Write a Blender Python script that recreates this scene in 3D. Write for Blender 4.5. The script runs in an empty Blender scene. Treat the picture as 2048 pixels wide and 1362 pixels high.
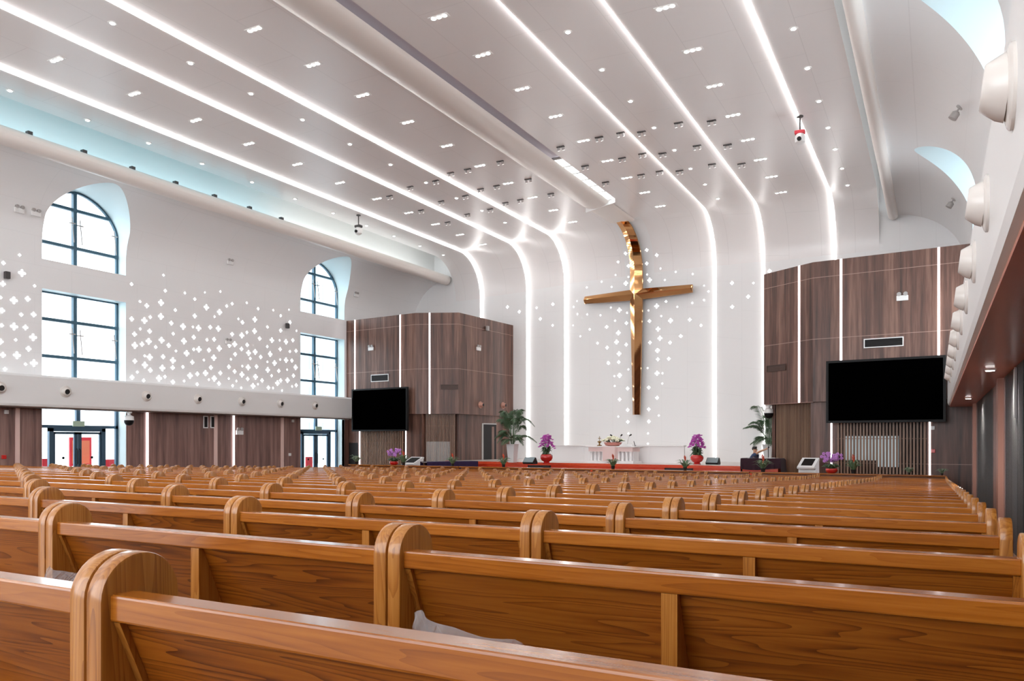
import bpy, bmesh, math, random
from mathutils import Vector, Matrix
random.seed(7)
C = bpy.context.scene.collection
SC = bpy.context.scene
PI = math.pi
LIFT = 1.95                       # the camera's height above the level floor in front of the stage

# ------------------------------------------------------------------ camera geometry and survey helpers
F, CX, CY = 1560.0, 1024.0, 881.0
TH = math.atan(848 / F); SN, CS = math.sin(TH), math.cos(TH)
TB = 0.0805; BE = math.atan(TB); SB, CB = math.sin(BE), math.cos(BE)
OX, OY = -12.0, 33.97             # foot of the stage wall on the hall's axis
def ray(x, y):
    u = (x - CX) / F
    return Vector((u * CS - SN, u * SN + CS, (CY - y) / F))
def onX(x, y, X): r = ray(x, y); return r * (X / r.x)
def onY(x, y, Y): r = ray(x, y); return r * (Y / r.y)
def onZ(x, y, Z): r = ray(x, y); return r * (Z / r.z)
def loc2w(lx, ly, z=0.0): return Vector((OX + lx * CB + ly * SB, OY - lx * SB + ly * CB, z))
def w2loc(p): return Vector(((p.x - OX) * CB - (p.y - OY) * SB, (p.x - OX) * SB + (p.y - OY) * CB, p.z))
def onplane(x, y, p0, n):
    r = ray(x, y); return r * (p0.dot(n) / r.dot(n))
def on_ly(x, y, ly): return w2loc(onplane(x, y, loc2w(0, ly), Vector((SB, CB, 0))))
def ywall(X): return OY - TB * (X - OX)

# ------------------------------------------------------------------ mesh helpers
class MB:
    def __init__(s): s.v = []; s.f = []; s.sm = []
    def add(s, vs, fs, smooth=False):
        o = len(s.v); s.v += [tuple(v) for v in vs]
        for f in fs: s.f.append(tuple(i + o for i in f)); s.sm.append(smooth)
        return s
    def box(s, x0, x1, y0, y1, z0, z1, M=None):
        vs = [Vector((x, y, z)) for z in (z0, z1) for y in (y0, y1) for x in (x0, x1)]
        if M: vs = [M @ v for v in vs]
        return s.add(vs, [(0, 2, 3, 1), (4, 5, 7, 6), (0, 1, 5, 4), (2, 6, 7, 3), (0, 4, 6, 2), (1, 3, 7, 5)])
    def cbox(s, cx, cy, cz, sx, sy, sz, M=None):
        return s.box(cx - sx / 2, cx + sx / 2, cy - sy / 2, cy + sy / 2, cz - sz / 2, cz + sz / 2, M)
    def bbox(s, x0, x1, y0, y1, z0, z1, b):       # box with softened long edges
        n = len(s.v); bm = bmesh.new()
        bmesh.ops.create_cube(bm, size=1)
        for v in bm.verts: v.co = Vector((x0 + (v.co.x + .5) * (x1 - x0), y0 + (v.co.y + .5) * (y1 - y0), z0 + (v.co.z + .5) * (z1 - z0)))
        bmesh.ops.bevel(bm, geom=bm.edges[:], offset=b, segments=2, affect='EDGES', profile=.5)
        bm.verts.index_update()
        s.add([v.co.copy() for v in bm.verts], [[v.index for v in f.verts] for f in bm.faces], False); bm.free(); return s
    def prism(s, poly, axis, a, b, smooth=False):  # poly: 2D points (ccw or cw), extruded along axis from a to b
        n = len(poly)
        def mk(p, t): return {'x': (t, p[0], p[1]), 'y': (p[0], t, p[1]), 'z': (p[0], p[1], t)}[axis]
        vs = [mk(p, a) for p in poly] + [mk(p, b) for p in poly]
        s.add(vs, [tuple(range(n))[::-1], tuple(range(n, 2 * n))])
        o = len(s.v) - 2 * n
        for i in range(n):
            j = (i + 1) % n
            s.f.append((o + i, o + j, o + n + j, o + n + i)); s.sm.append(smooth)
        return s
    def tube(s, pts, r, n=8, cap=True):
        pts = [Vector(p) for p in pts]; rs = r if isinstance(r, (list, tuple)) else [r] * len(pts)
        vs = []; ref = Vector((0, 0, 1))
        for i, p in enumerate(pts):
            d = (pts[min(i + 1, len(pts) - 1)] - pts[max(i - 1, 0)]).normalized()
            rf = ref if abs(d.dot(ref)) < .95 else Vector((1, 0, 0))
            a = d.cross(rf).normalized(); b = d.cross(a)
            vs += [p + (a * math.cos(2 * PI * k / n) + b * math.sin(2 * PI * k / n)) * rs[i] for k in range(n)]
        fs = []
        for i in range(len(pts) - 1):
            for k in range(n):
                k2 = (k + 1) % n
                fs.append((i * n + k, i * n + k2, (i + 1) * n + k2, (i + 1) * n + k))
        s.add(vs, fs, True)
        if cap:
            o = len(s.v) - len(vs)
            s.f.append(tuple(o + k for k in range(n))[::-1]); s.sm.append(False)
            s.f.append(tuple(o + (len(pts) - 1) * n + k for k in range(n))); s.sm.append(False)
        return s
    def lathe(s, prof, n=24, M=None, cap=True):    # prof: (r, z)
        vs = []
        for r, z in prof:
            for k in range(n):
                v = Vector((r * math.cos(2 * PI * k / n), r * math.sin(2 * PI * k / n), z)); vs.append(M @ v if M else v)
        fs = []
        for i in range(len(prof) - 1):
            for k in range(n):
                k2 = (k + 1) % n
                fs.append((i * n + k, i * n + k2, (i + 1) * n + k2, (i + 1) * n + k))
        s.add(vs, fs, True)
        if cap:
            o = len(s.v) - len(vs)
            s.f.append(tuple(o + k for k in range(n))[::-1]); s.sm.append(False)
            s.f.append(tuple(o + (len(prof) - 1) * n + k for k in range(n))); s.sm.append(False)
        return s
    def grid(s, rows, smooth=True, flip=False):    # rows: list of equal-length lists of points
        m = len(rows[0]); vs = [p for r in rows for p in r]; fs = []
        for i in range(len(rows) - 1):
            for j in range(m - 1):
                f = (i * m + j, i * m + j + 1, (i + 1) * m + j + 1, (i + 1) * m + j)
                fs.append(f[::-1] if flip else f)
        return s.add(vs, fs, smooth)
    def ball(s, c, r, n=10, m=6, sc=(1, 1, 1)):
        prof = [(max(1e-4, r * math.sin(PI * i / m)), -r * math.cos(PI * i / m)) for i in range(m + 1)]
        return s.lathe(prof, n, Matrix.Translation(c) @ Matrix.Diagonal((*sc, 1)))
    def mesh(s, name):
        me = bpy.data.meshes.new(name); me.from_pydata(s.v, [], s.f)
        me.polygons.foreach_set('use_smooth', s.sm); me.validate(); me.update()
        if any(s.sm) :
            bm = bmesh.new(); bm.from_mesh(me); bmesh.ops.recalc_face_normals(bm, faces=bm.faces)
            bm.to_mesh(me); bm.free(); me.set_sharp_from_angle(angle=.7)
        return me
def obj(name, mb, mat, parent=None, loc=None, rz=0.0):
    me = mb.mesh(name) if isinstance(mb, MB) else mb
    if not me.materials: me.materials.append(mat)
    o = bpy.data.objects.new(name, me); C.objects.link(o)
    if parent: o.parent = parent
    if loc is not None: o.location = loc
    if rz: o.rotation_euler = (0, 0, rz)
    return o
def tag(o, label, cat, group=None):
    o['label'] = label; o['category'] = cat
    if group: o['group'] = group
    return o
def thing(name, label, cat, loc=(0, 0, 0), rz=0.0, group=None):
    o = bpy.data.objects.new(name, None); C.objects.link(o); o.location = loc; o.rotation_euler = (0, 0, rz)
    o.empty_display_size = .1
    return tag(o, label, cat, group)
def struct(name, mb, mat, loc=None, rz=0.0, parent=None):
    o = obj(name, mb, mat, parent, loc, rz)
    if not parent: o['kind'] = 'structure'
    return o
def struct_root(name, loc=(0, 0, 0), rz=0.0):
    o = bpy.data.objects.new(name, None); C.objects.link(o); o.location = loc; o.rotation_euler = (0, 0, rz); o['kind'] = 'structure'; return o
def dup(root, loc, rz=None, label=None):
    r = root.copy(); C.objects.link(r); r.location = loc
    if rz is not None: r.rotation_euler = (0, 0, rz)
    if label: r['label'] = label
    for ch in list(root.children):
        c = ch.copy(); C.objects.link(c); c.parent = r
        for g in list(ch.children):
            d = g.copy(); C.objects.link(d); d.parent = c
    return r
ONES = 'zeroth first second third fourth fifth sixth seventh eighth ninth tenth eleventh twelfth thirteenth fourteenth fifteenth sixteenth seventeenth eighteenth nineteenth twentieth'.split()
def nth(i):
    if i <= 20: return ONES[i]
    if i == 30: return 'thirtieth'
    return ('twenty-' if i < 30 else 'thirty-') + ONES[i % 10]

# ------------------------------------------------------------------ materials
def srgb(r, g, b):
    f = lambda c: ((c / 255 + .055) / 1.055) ** 2.4 if c > 10 else c / 255 / 12.92
    return (f(r), f(g), f(b), 1)
def mat(name, col, rough=.5, metal=0.0, spec=.5, coat=0.0, emit=None, estr=0.0, trans=0.0, alpha=1.0, sheen=0.0):
    m = bpy.data.materials.new(name); m.use_nodes = True
    p = m.node_tree.nodes['Principled BSDF']
    p.inputs['Base Color'].default_value = col; p.inputs['Roughness'].default_value = rough
    p.inputs['Metallic'].default_value = metal; p.inputs['Specular IOR Level'].default_value = spec
    p.inputs['Coat Weight'].default_value = coat; p.inputs['Coat Roughness'].default_value = .12
    p.inputs['Transmission Weight'].default_value = trans; p.inputs['Alpha'].default_value = alpha
    p.inputs['Sheen Weight'].default_value = sheen
    if emit: p.inputs['Emission Color'].default_value = emit; p.inputs['Emission Strength'].default_value = estr
    return m
def N(m, t, **kw):
    n = m.node_tree.nodes.new(t)
    for k, v in kw.items():
        if k.startswith('i_'): n.inputs[k[2:].replace('_', ' ')].default_value = v
        else: setattr(n, k, v)
    return n
def L(m, a, b): m.node_tree.links.new(a, b)
def math_n(m, op, a, b=None, c=None):
    n = N(m, 'ShaderNodeMath', operation=op)
    for i, v in enumerate((a, b, c)):
        if v is None: continue
        if isinstance(v, (int, float)): n.inputs[i].default_value = v
        else: L(m, v, n.inputs[i])
    return n.outputs[0]
def ramp(m, fac, stops):
    n = N(m, 'ShaderNodeValToRGB'); L(m, fac, n.inputs[0]); e = n.color_ramp.elements
    while len(e) < len(stops): e.new(.5)
    for k, (p, c) in enumerate(stops): e[k].position = p; e[k].color = c
    return n.outputs[0]
def oak(name, axis, dark, mid, light, rough=.3, coat=.5, bands=1.0):
    m = mat(name, mid, rough, coat=coat); p = m.node_tree.nodes['Principled BSDF']; p.inputs['Specular IOR Level'].default_value = .4
    tc = N(m, 'ShaderNodeTexCoord'); oi = N(m, 'ShaderNodeObjectInfo')
    rnd = N(m, 'ShaderNodeCombineXYZ'); 
    a = math_n(m, 'MULTIPLY', oi.outputs['Random'], 37.0)
    for i in range(3): L(m, a, rnd.inputs[i])
    ad = N(m, 'ShaderNodeVectorMath', operation='ADD'); L(m, tc.outputs['Object'], ad.inputs[0]); L(m, rnd.outputs[0], ad.inputs[1])
    sc = [8.5, 8.5, 8.5]; sc[axis] = .5
    mp = N(m, 'ShaderNodeVectorMath', operation='MULTIPLY'); L(m, ad.outputs[0], mp.inputs[0]); mp.inputs[1].default_value = sc
    n1 = N(m, 'ShaderNodeTexNoise', i_Scale=.8, i_Detail=2.5, i_Roughness=.5); L(m, mp.outputs[0], n1.inputs['Vector'])
    ring = math_n(m, 'FRACT', math_n(m, 'MULTIPLY', n1.outputs['Fac'], 30.0))
    ring = math_n(m, 'POWER', ring, 2.4)
    sf = [90.0, 90.0, 90.0]; sf[axis] = 4.0
    mp2 = N(m, 'ShaderNodeVectorMath', operation='MULTIPLY'); L(m, ad.outputs[0], mp2.inputs[0]); mp2.inputs[1].default_value = sf
    n2 = N(m, 'ShaderNodeTexNoise', i_Scale=1.0, i_Detail=3.0, i_Roughness=.6); L(m, mp2.outputs[0], n2.inputs['Vector'])
    sb = [2.2, 2.2, 2.2]; sb[axis] = .5
    mp3 = N(m, 'ShaderNodeVectorMath', operation='MULTIPLY'); L(m, ad.outputs[0], mp3.inputs[0]); mp3.inputs[1].default_value = sb
    n3 = N(m, 'ShaderNodeTexNoise', i_Scale=1.0, i_Detail=1.0); L(m, mp3.outputs[0], n3.inputs['Vector'])
    v = math_n(m, 'ADD', math_n(m, 'MULTIPLY', ring, -.34 * bands), math_n(m, 'MULTIPLY', n2.outputs['Fac'], .55))
    v = math_n(m, 'ADD', v, math_n(m, 'MULTIPLY', n3.outputs['Fac'], .5))
    v = math_n(m, 'ADD', v, .1)
    L(m, ramp(m, v, [(.15, dark), (.5, mid), (.8, light)]), p.inputs['Base Color'])
    return m
M = {}
M['oak_x'] = oak('oak_rail', 0, srgb(106, 50, 10), srgb(154, 86, 21), srgb(180, 110, 36), .24, .45, .5)
M['oak_panel'] = oak('oak_panel', 0, srgb(80, 34, 6), srgb(138, 74, 16), srgb(162, 96, 28), .33, .3, 1.0)
M['oak_z'] = oak('oak_end', 2, srgb(114, 62, 18), srgb(164, 102, 38), srgb(188, 130, 62), .28, .4, .7)
M['stage_wood'] = oak('stage_red_wood', 0, srgb(168, 40, 20), srgb(208, 70, 40), srgb(222, 100, 58), .25, .5, .6)
def walnut(name, dark, mid, light, rough=.38):
    m = mat(name, mid, rough, spec=.4); p = m.node_tree.nodes['Principled BSDF']
    tc = N(m, 'ShaderNodeTexCoord')
    def layer(s, d):
        mp = N(m, 'ShaderNodeVectorMath', operation='MULTIPLY'); L(m, tc.outputs['Object'], mp.inputs[0]); mp.inputs[1].default_value = s
        n = N(m, 'ShaderNodeTexNoise', i_Scale=1.0, i_Detail=d, i_Roughness=.55); L(m, mp.outputs[0], n.inputs['Vector']); return n.outputs['Fac']
    v = math_n(m, 'ADD', math_n(m, 'MULTIPLY', layer((4.5, 4.5, .16), 2.0), .75), math_n(m, 'MULTIPLY', layer((16, 16, .9), 3.0), .45))
    v = math_n(m, 'SUBTRACT', v, .1)
    L(m, ramp(m, v, [(.28, dark), (.5, mid), (.72, light)]), p.inputs['Base Color'])
    return m
M['walnut'] = walnut('walnut_panel', srgb(54, 38, 33), srgb(102, 71, 60), srgb(144, 109, 94))
M['walnut_lit'] = walnut('walnut_lit_panel', srgb(92, 70, 66), srgb(136, 104, 96), srgb(166, 132, 122))  # walnut lightened to stand in for missing light under the balconies
def white_panel(name, col, rough, du, dv, line=.86, spec=.5):
    m = mat(name, col, rough, spec=spec); p = m.node_tree.nodes['Principled BSDF']
    uv = N(m, 'ShaderNodeTexCoord'); sp = N(m, 'ShaderNodeSeparateXYZ'); L(m, uv.outputs['UV'], sp.inputs[0])
    row = math_n(m, 'FLOOR', math_n(m, 'DIVIDE', sp.outputs[1], dv))
    u = math_n(m, 'ADD', math_n(m, 'DIVIDE', sp.outputs[0], du), math_n(m, 'MULTIPLY', row, .5))
    lu = math_n(m, 'LESS_THAN', math_n(m, 'FRACT', u), .012 / du)
    lv = math_n(m, 'LESS_THAN', math_n(m, 'FRACT', math_n(m, 'DIVIDE', sp.outputs[1], dv)), .012 / dv)
    k = math_n(m, 'MAXIMUM', lu, lv)
    mx = N(m, 'ShaderNodeMix', data_type='RGBA'); L(m, k, mx.inputs[0]); mx.inputs[6].default_value = col
    mx.inputs[7].default_value = (col[0] * line, col[1] * line, col[2] * line, 1)
    L(m, mx.outputs[2], p.inputs['Base Color'])
    n = N(m, 'ShaderNodeTexNoise', i_Scale=.6, i_Detail=1.0); L(m, uv.outputs['Object'], n.inputs['Vector'])
    b = N(m, 'ShaderNodeBump', i_Strength=.02, i_Distance=.3); L(m, n.outputs['Fac'], b.inputs['Height']); L(m, b.outputs[0], p.inputs['Normal'])
    return m
M['ceil'] = white_panel('ceiling_panel', srgb(240, 237, 236), .28, 3.6, 1.25)
M['white'] = white_panel('white_wall_panel', srgb(240, 240, 240), .34, 2.4, 1.2, .93)
M['plain_white'] = mat('plain_white', srgb(236, 236, 235), .35)
M['jet_white'] = mat('jet_white', srgb(222, 216, 210), .25, coat=.3)
M['reveal'] = mat('window_reveal', srgb(208, 226, 230), .45)
M['tube'] = mat('ceiling_tube', srgb(234, 227, 221), .35)
M['led'] = mat('led_light', (1, 1, 1, 1), .5, emit=(1, .98, .965, 1), estr=6.2)
M['led_wall'] = mat('led_wall_light', (1, 1, 1, 1), .5, emit=(1, .93, .96, 1), estr=2.2)
M['cyan'] = mat('cove_light', (1, 1, 1, 1), .5, emit=(.14, .66, .84, 1), estr=1.25)
M['cove_white'] = mat('cove_white', (1, 1, 1, 1), .5, emit=(.9, .97, .95, 1), estr=1.6)
M['spot'] = mat('downlight_lens', (1, 1, 1, 1), .5, emit=(1, .97, .93, 1), estr=7.0)
M['opening'] = mat('backlit_opening', (1, 1, 1, 1), .5, emit=(.93, .97, 1, 1), estr=1.5)
M['skylight'] = mat('skylight_panel', (1, 1, 1, 1), .5, emit=(.9, .98, 1, 1), estr=2.0)
M['slot_roof_glow'] = mat('slot_roof_glow', srgb(220, 214, 222), .5, emit=(.9, .84, .92, 1), estr=.03)  # slot roof with a faint glow added to lift its darkness
M['frame'] = mat('window_frame', srgb(64, 98, 116), .4, metal=.2)
M['door_frame'] = mat('door_frame', srgb(66, 92, 112), .35, metal=.3)
M['black'] = mat('black_plastic', srgb(9, 9, 10), .55, spec=.3)
M['screen'] = mat('screen_glass', (0.0004, 0.0004, 0.0005, 1), .55, spec=.0)
M['dark'] = mat('dark_recess', srgb(22, 18, 18), .7)
M['dkgrey'] = mat('dark_grey', srgb(70, 66, 66), .5)
M['grey'] = mat('light_grey', srgb(176, 172, 170), .45)
M['slat'] = walnut('slat_wood', srgb(104, 78, 62), srgb(136, 104, 84), srgb(158, 126, 104))
M['grille'] = mat('brown_grille', srgb(74, 50, 40), .5)
M['copper'] = mat('copper_trim', srgb(176, 128, 112), .35, metal=.25)
M['pink_trim'] = mat('pink_trim', srgb(232, 200, 190), .35)
M['leaf4'] = mat('bromeliad_leaf', srgb(98, 122, 90), .45)
M['seam'] = mat('panel_seam', srgb(168, 136, 124), .4)
M['gold'] = mat('polished_gold', srgb(196, 146, 98), .06, metal=1.0)
M['soffit'] = mat('soffit_brown', srgb(206, 118, 88), .3, spec=.5, coat=.2)  # brown lightened to make up for dim light below the balcony
M['floor'] = mat('floor_stone', srgb(120, 88, 68), .35)
M['marble'] = mat('white_marble', srgb(238, 236, 236), .25, coat=.3)
M['pink_marble'] = mat('altar_pink', srgb(230, 204, 200), .35)
M['stage_top'] = mat('stage_top', srgb(206, 196, 190), .3)
M['pot_red'] = mat('red_glaze', srgb(200, 36, 32), .18, coat=.7)
M['pot_white'] = mat('white_glaze', srgb(226, 224, 224), .3)
M['pot_black'] = mat('black_pot', srgb(30, 30, 32), .5)
M['leaf'] = mat('leaf_green', srgb(62, 86, 56), .45)
M['leaf2'] = mat('palm_green', srgb(66, 92, 62), .5)
M['leaf3'] = mat('pale_leaf', srgb(120, 142, 116), .5)
M['orchid'] = mat('orchid_magenta', srgb(192, 76, 180), .5)
M['orchid2'] = mat('orchid_lilac', srgb(196, 132, 208), .5)
M['flower_white'] = mat('white_petal', srgb(240, 240, 214), .5)
M['flower_red'] = mat('red_bract', srgb(208, 80, 44), .5)
M['peach'] = mat('peach_vase', srgb(216, 150, 138), .4)
M['velvet'] = mat('purple_velvet', srgb(44, 10, 26), .9, sheen=.1)
M['velvet2'] = mat('violet_velvet', srgb(34, 9, 56), .9, sheen=.1)
M['speaker'] = mat('speaker_black', srgb(134, 148, 152), .55)
M['skin'] = mat('skin', srgb(204, 156, 128), .5)
M['hair'] = mat('hair', srgb(34, 28, 26), .6)
M['shirt'] = mat('navy_shirt', srgb(54, 70, 104), .8)
M['trousers'] = mat('dark_trousers', srgb(40, 42, 50), .8)
M['shoe'] = mat('shoe', srgb(24, 22, 22), .5)
M['sign_red'] = mat('red_sign', srgb(214, 52, 66), .5)
M['sign_orange'] = mat('orange_sheet', srgb(226, 130, 96), .5)
M['sign_green'] = mat('exit_sign_face', srgb(190, 214, 190), .4)
M['tower'] = mat('tower_wall', srgb(196, 214, 220), .6)
M['tower_win'] = mat('tower_window', srgb(140, 172, 190), .3)
M['ground'] = mat('outside_paving', srgb(210, 212, 212), .7)
M['brass'] = mat('brass', srgb(150, 116, 60), .25, metal=.9)
def glass(name, tint, refl=.06, t=1.0):
    m = bpy.data.materials.new(name); m.use_nodes = True; nt = m.node_tree; nt.nodes.clear()
    out = N(m, 'ShaderNodeOutputMaterial'); tr = N(m, 'ShaderNodeBsdfTransparent', i_Color=tint); gl = N(m, 'ShaderNodeBsdfGlossy', i_Roughness=.03)
    mx = N(m, 'ShaderNodeMixShader'); mx.inputs[0].default_value = refl
    L(m, tr.outputs[0], mx.inputs[1]); L(m, gl.outputs[0], mx.inputs[2]); L(m, mx.outputs[0], out.inputs[0]); return m
M['glass'] = glass('window_glass', (.93, .98, 1, 1))
M['frost'] = mat('frosted_pane', srgb(200, 216, 220), .35, emit=(.8, .95, 1, 1), estr=.12)
def plastic_bag():
    m = bpy.data.materials.new('clear_plastic'); m.use_nodes = True; nt = m.node_tree; nt.nodes.clear()
    out = N(m, 'ShaderNodeOutputMaterial'); tr = N(m, 'ShaderNodeBsdfTransparent', i_Color=(.95, .95, .97, 1)); p = N(m, 'ShaderNodeBsdfPrincipled')
    p.inputs['Base Color'].default_value = srgb(196, 190, 190); p.inputs['Roughness'].default_value = .08
    mx = N(m, 'ShaderNodeMixShader'); mx.inputs[0].default_value = .3
    L(m, tr.outputs[0], mx.inputs[1]); L(m, p.outputs[0], mx.inputs[2]); L(m, mx.outputs[0], out.inputs[0]); return m
M['bag'] = plastic_bag()

# ------------------------------------------------------------------ floor
def kcap(Y): return .184 + .035 * min(Y, 21.5) + .017 * max(0.0, Y - 21.5)
def floor_z(Y): return -kcap(max(Y, -8)) - .93
YB = -9.0                                            # back of the hall
mb = MB(); ys = [YB, -4, 0, 6, 12, 18, 21.5, 25.5, 26.4, 36.5]
zs = [floor_z(min(y, 25.5)) for y in ys]
ZF = zs[-1]
mb.grid([[(-26.2, y, z), (1.2, y, z)] for y, z in zip(ys, zs)], False, True)
mb.grid([[(-26.2, y, z - .3), (1.2, y, z - .3)] for y, z in zip(ys, zs)], False)
struct('floor', mb, M['floor'])

# ------------------------------------------------------------------ ceiling and stage wall (one sweep per panel)
R_ARC = 2.0
SEG = [(-10.1, -8.5, 9.28, 9.28), (-8.5, -5.76, 9.33, 9.37), (-5.76, -3.68, 9.42, 9.5), (-3.68, -.55, 9.55, 9.55), (.86, 3.68, 9.55, 9.55), (3.68, 5.76, 9.5, 9.42), (5.76, 8.5, 9.37, 9.33), (8.5, 10.1, 9.28, 9.28)]
def zceil(lx):
    for a, b, za, zb in SEG:
        if a <= lx <= b: return za + (zb - za) * (lx - a) / (b - a)
    return 9.28 if abs(lx) > 9 else 9.55
def path(X, z0, off=0.0, bottom=-2.2, nseg=18):
    """points of the sweep at X: along the ceiling, down the arc, down the wall; off moves it into the room; also the run length"""
    R = R_ARC - off; yw = ywall(X) - (9.55 - z0) - off; zc = z0 - off
    pts = [(X, YB, zc), (X, 0, zc), (X, 10, zc), (X, 20, zc)]
    for i in range(nseg + 1):
        t = PI / 2 * i / nseg
        pts.append((X, yw - R + R * math.sin(t), zc - R + R * math.cos(t)))
    pts += [(X, yw, 5.0), (X, yw, 2.0), (X, yw, bottom)]
    return [Vector(p) for p in pts]
def with_uv(mb, name, uvs, m, kind_parent=None):
    me = mb.mesh(name); uvl = me.uv_layers.new(name='UVMap')
    for lp in me.loops: uvl.data[lp.index].uv = uvs[lp.vertex_index]
    o = obj(name, me, m, kind_parent)
    if not kind_parent: o['kind'] = 'structure'
    return o
def run_lengths(pts):
    r = [0.0]
    for a, b in zip(pts, pts[1:]): r.append(r[-1] + (b - a).length)
    return r
ceil_mb, ceil_uv, wall_mb, wall_uv = MB(), [], MB(), []
for x0, x1, za_, zb_ in SEG:
    n = max(2, int((x1 - x0) / 1.2)); rows = []; uv = []
    for i in range(n + 1):
        lx = x0 + (x1 - x0) * i / n; p = path(OX + lx, za_ + (zb_ - za_) * i / n); rl = run_lengths(p)
        rows.append(p); uv.append([(r, lx + 12) for r in rl])
    k = 4 + 18 + 1                                    # ceiling and arc together, then the wall
    ceil_mb.grid([r[:k] for r in rows]); ceil_uv += [q for r in uv for q in r[:k]]
    wall_mb.grid([r[k - 1:] for r in rows]); wall_uv += [q for r in uv for q in r[k - 1:]]
ceil_mb.grid([[Vector((OX + lx, y, 9.552)) for y in (29.0, 30.5, ywall(OX + lx) - R_ARC)] for lx in (-.55, .2, .86)]); ceil_uv += [(y, lx + 12) for lx in (-.55, .2, .86) for y in (29.0, 30.5, 32.0)]
# the steps between panels, slot cheeks and the closed space above
ceiling = with_uv(ceil_mb, 'ceiling', ceil_uv, M['ceil'])
for sx0, sx1 in ((-13.2, -10.1), (10.1, 13.2), (-.55, .86)):   # end wall where slots and side vaults meet it
    rows = []
    for lx in (sx0, sx1):
        yw = ywall(OX + lx) - (.27 if abs(lx) > 9 else 0.0)
        z1 = 10.3
        if abs(lx) < 2:
            pp = path(OX + lx, 9.55)[4:]; rows.append(pp); continue
        rows.append([Vector((OX + lx, yw, z)) for z in (z1, 7.0, 3.0, -2.2)])
    wall_mb.grid(rows, False); wall_uv += [(p.z, p.x) for r in rows for p in r]
wall_stage = with_uv(wall_mb, 'wall_stage', wall_uv, M['white'])
# roof slab over the slots
mb = MB(); mb.box(-26.3, 2.4, YB - .3, 36.8, 10.3, 10.5); struct('roof_slab', mb, M['plain_white'])
mb = MB()
for lx, za in ((-10.1, 9.28), (10.1, 9.28), (.86, 9.55), (-.55, 9.55)):
    pp = path(OX + lx, za)[:24]; mb.grid([pp, [Vector((q.x, q.y, 10.3)) for q in pp]], False)
for ye in (29.0,):
    mb.add([(OX - .5, ye + .25, 9.25), (OX + .87, ye, 9.4), (OX + .87, ye, 10.3), (OX - .5, ye + .25, 10.3)], [(0, 1, 2, 3)])
for X, zb in ((-23.55, 8.5), (-.45, 8.5)):
    mb.add([(X, YB, zb), (X, 36, zb), (X, 36, 10.3), (X, YB, 10.3)], [(0, 1, 2, 3)])
struct('trim_1', mb, M['plain_white'])

def hit_ceiling(x, y):
    """where a survey ray meets ceiling, arc or stage wall: point and normal pointing into the room"""
    r = ray(x, y); t = 3.0
    while t < 60:
        p = r * t; lx = p.x - OX; z0 = zceil(lx); yw = ywall(p.x) - (9.55 - z0)
        dy = p.y - (yw - R_ARC); dz = p.z - (z0 - R_ARC)
        if dy > 0 and dz > 0:
            q = math.hypot(dy, dz)
            if q >= R_ARC: return p, Vector((0, -dy / q, -dz / q))
        elif p.z >= z0: return p, Vector((0, 0, -1))
        elif p.y >= yw: return p, Vector((-TB, -1, 0)).normalized()
        t += .004
    return r * 30, Vector((0, 0, -1))

# light strips: one thing each, following the step between two panels from ceiling down to the stage
strip_names = ['outermost light strip beside the window wall, bending down the stage wall', 'second long light strip in from the window wall', 'third light strip from the window wall, just before the ceiling tube',
               'first thin light strip beyond the middle ceiling tube', 'second light strip beyond the middle ceiling tube', 'third light strip beyond the ceiling tube, beside the camera-side vault']
for k, lx in enumerate((-8.5, -5.76, -3.68, 3.68, 5.76, 8.5)):
    sgn = 1 if lx > 0 else -1
    zi, zo = zceil(lx - sgn * .0001), zceil(lx + sgn * .0001)
    w = (.03, .03, .03, .02, .02, .055)[k]; dz = zi - zo; eh = dz if sgn < 0 else .02; e2 = dz - eh
    a = path(OX + lx, zi, e2, -.9); b = path(OX + lx, zo, .012, -.9); d = path(OX + lx + sgn * w, zo, .012, -.9); e = path(OX + lx + sgn * w, zi, e2, -.9)
    if e2 > 0: mb = MB(); mb.grid([path(OX + lx, zi), path(OX + lx, zi, e2)]); obj('step_riser', mb, M['plain_white'], ceiling)
    mb = MB(); mb.grid([a, b, d, e, a])
    tag(obj('light_strip', mb, M['led']), strip_names[k], 'light', 'light strips along the ceiling')

# middle tube with slot beside it
mb = MB()
rows = []
for i in range(13):
    t = PI * i / 12 - .2
    x = OX + .0 - .59 * math.cos(t); z = 9.58 - .26 * math.sin(t)
    rows.append([Vector((x, YB, z)), Vector((x, 10, z)), Vector((x, 20, z)), Vector((x, 29.15 - .2 * math.cos(t), z)), ])
mb.grid(rows)
rows2 = [[r[-1], Vector((r[-1].x, ywall(r[-1].x) - R_ARC + R_ARC * .55, 9.56))] for r in rows]
mb.grid(rows2)
struct('trim_2', mb, M['tube'])
mb = MB(); mb.box(OX - .5, OX + .86, YB, 29.2, 9.78, 9.82); struct('trim_3', mb, M['slot_roof_glow'])
t = thing('skylight_panel_light', 'row of bright skylight panes in the middle ceiling slot near the stage', 'skylight', (OX + .62, 27, 9.76), 0)
for i in range(6):
    mb = MB(); mb.box(-.24, .24, -2.6 + i * .8, -2.6 + i * .8 + .72, -.05, -.02); obj('pane', mb, M['skylight'], t)
mb = MB()
for i in range(7): mb.box(-.26, .26, -2.68 + i * .8, -2.6 + i * .8, -.08, 0)
mb.box(-.28, -.24, -2.68, 2.28, -.08, 0); mb.box(.24, .28, -2.68, 2.28, -.08, 0)
obj('frame', mb, M['grey'], t)

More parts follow.
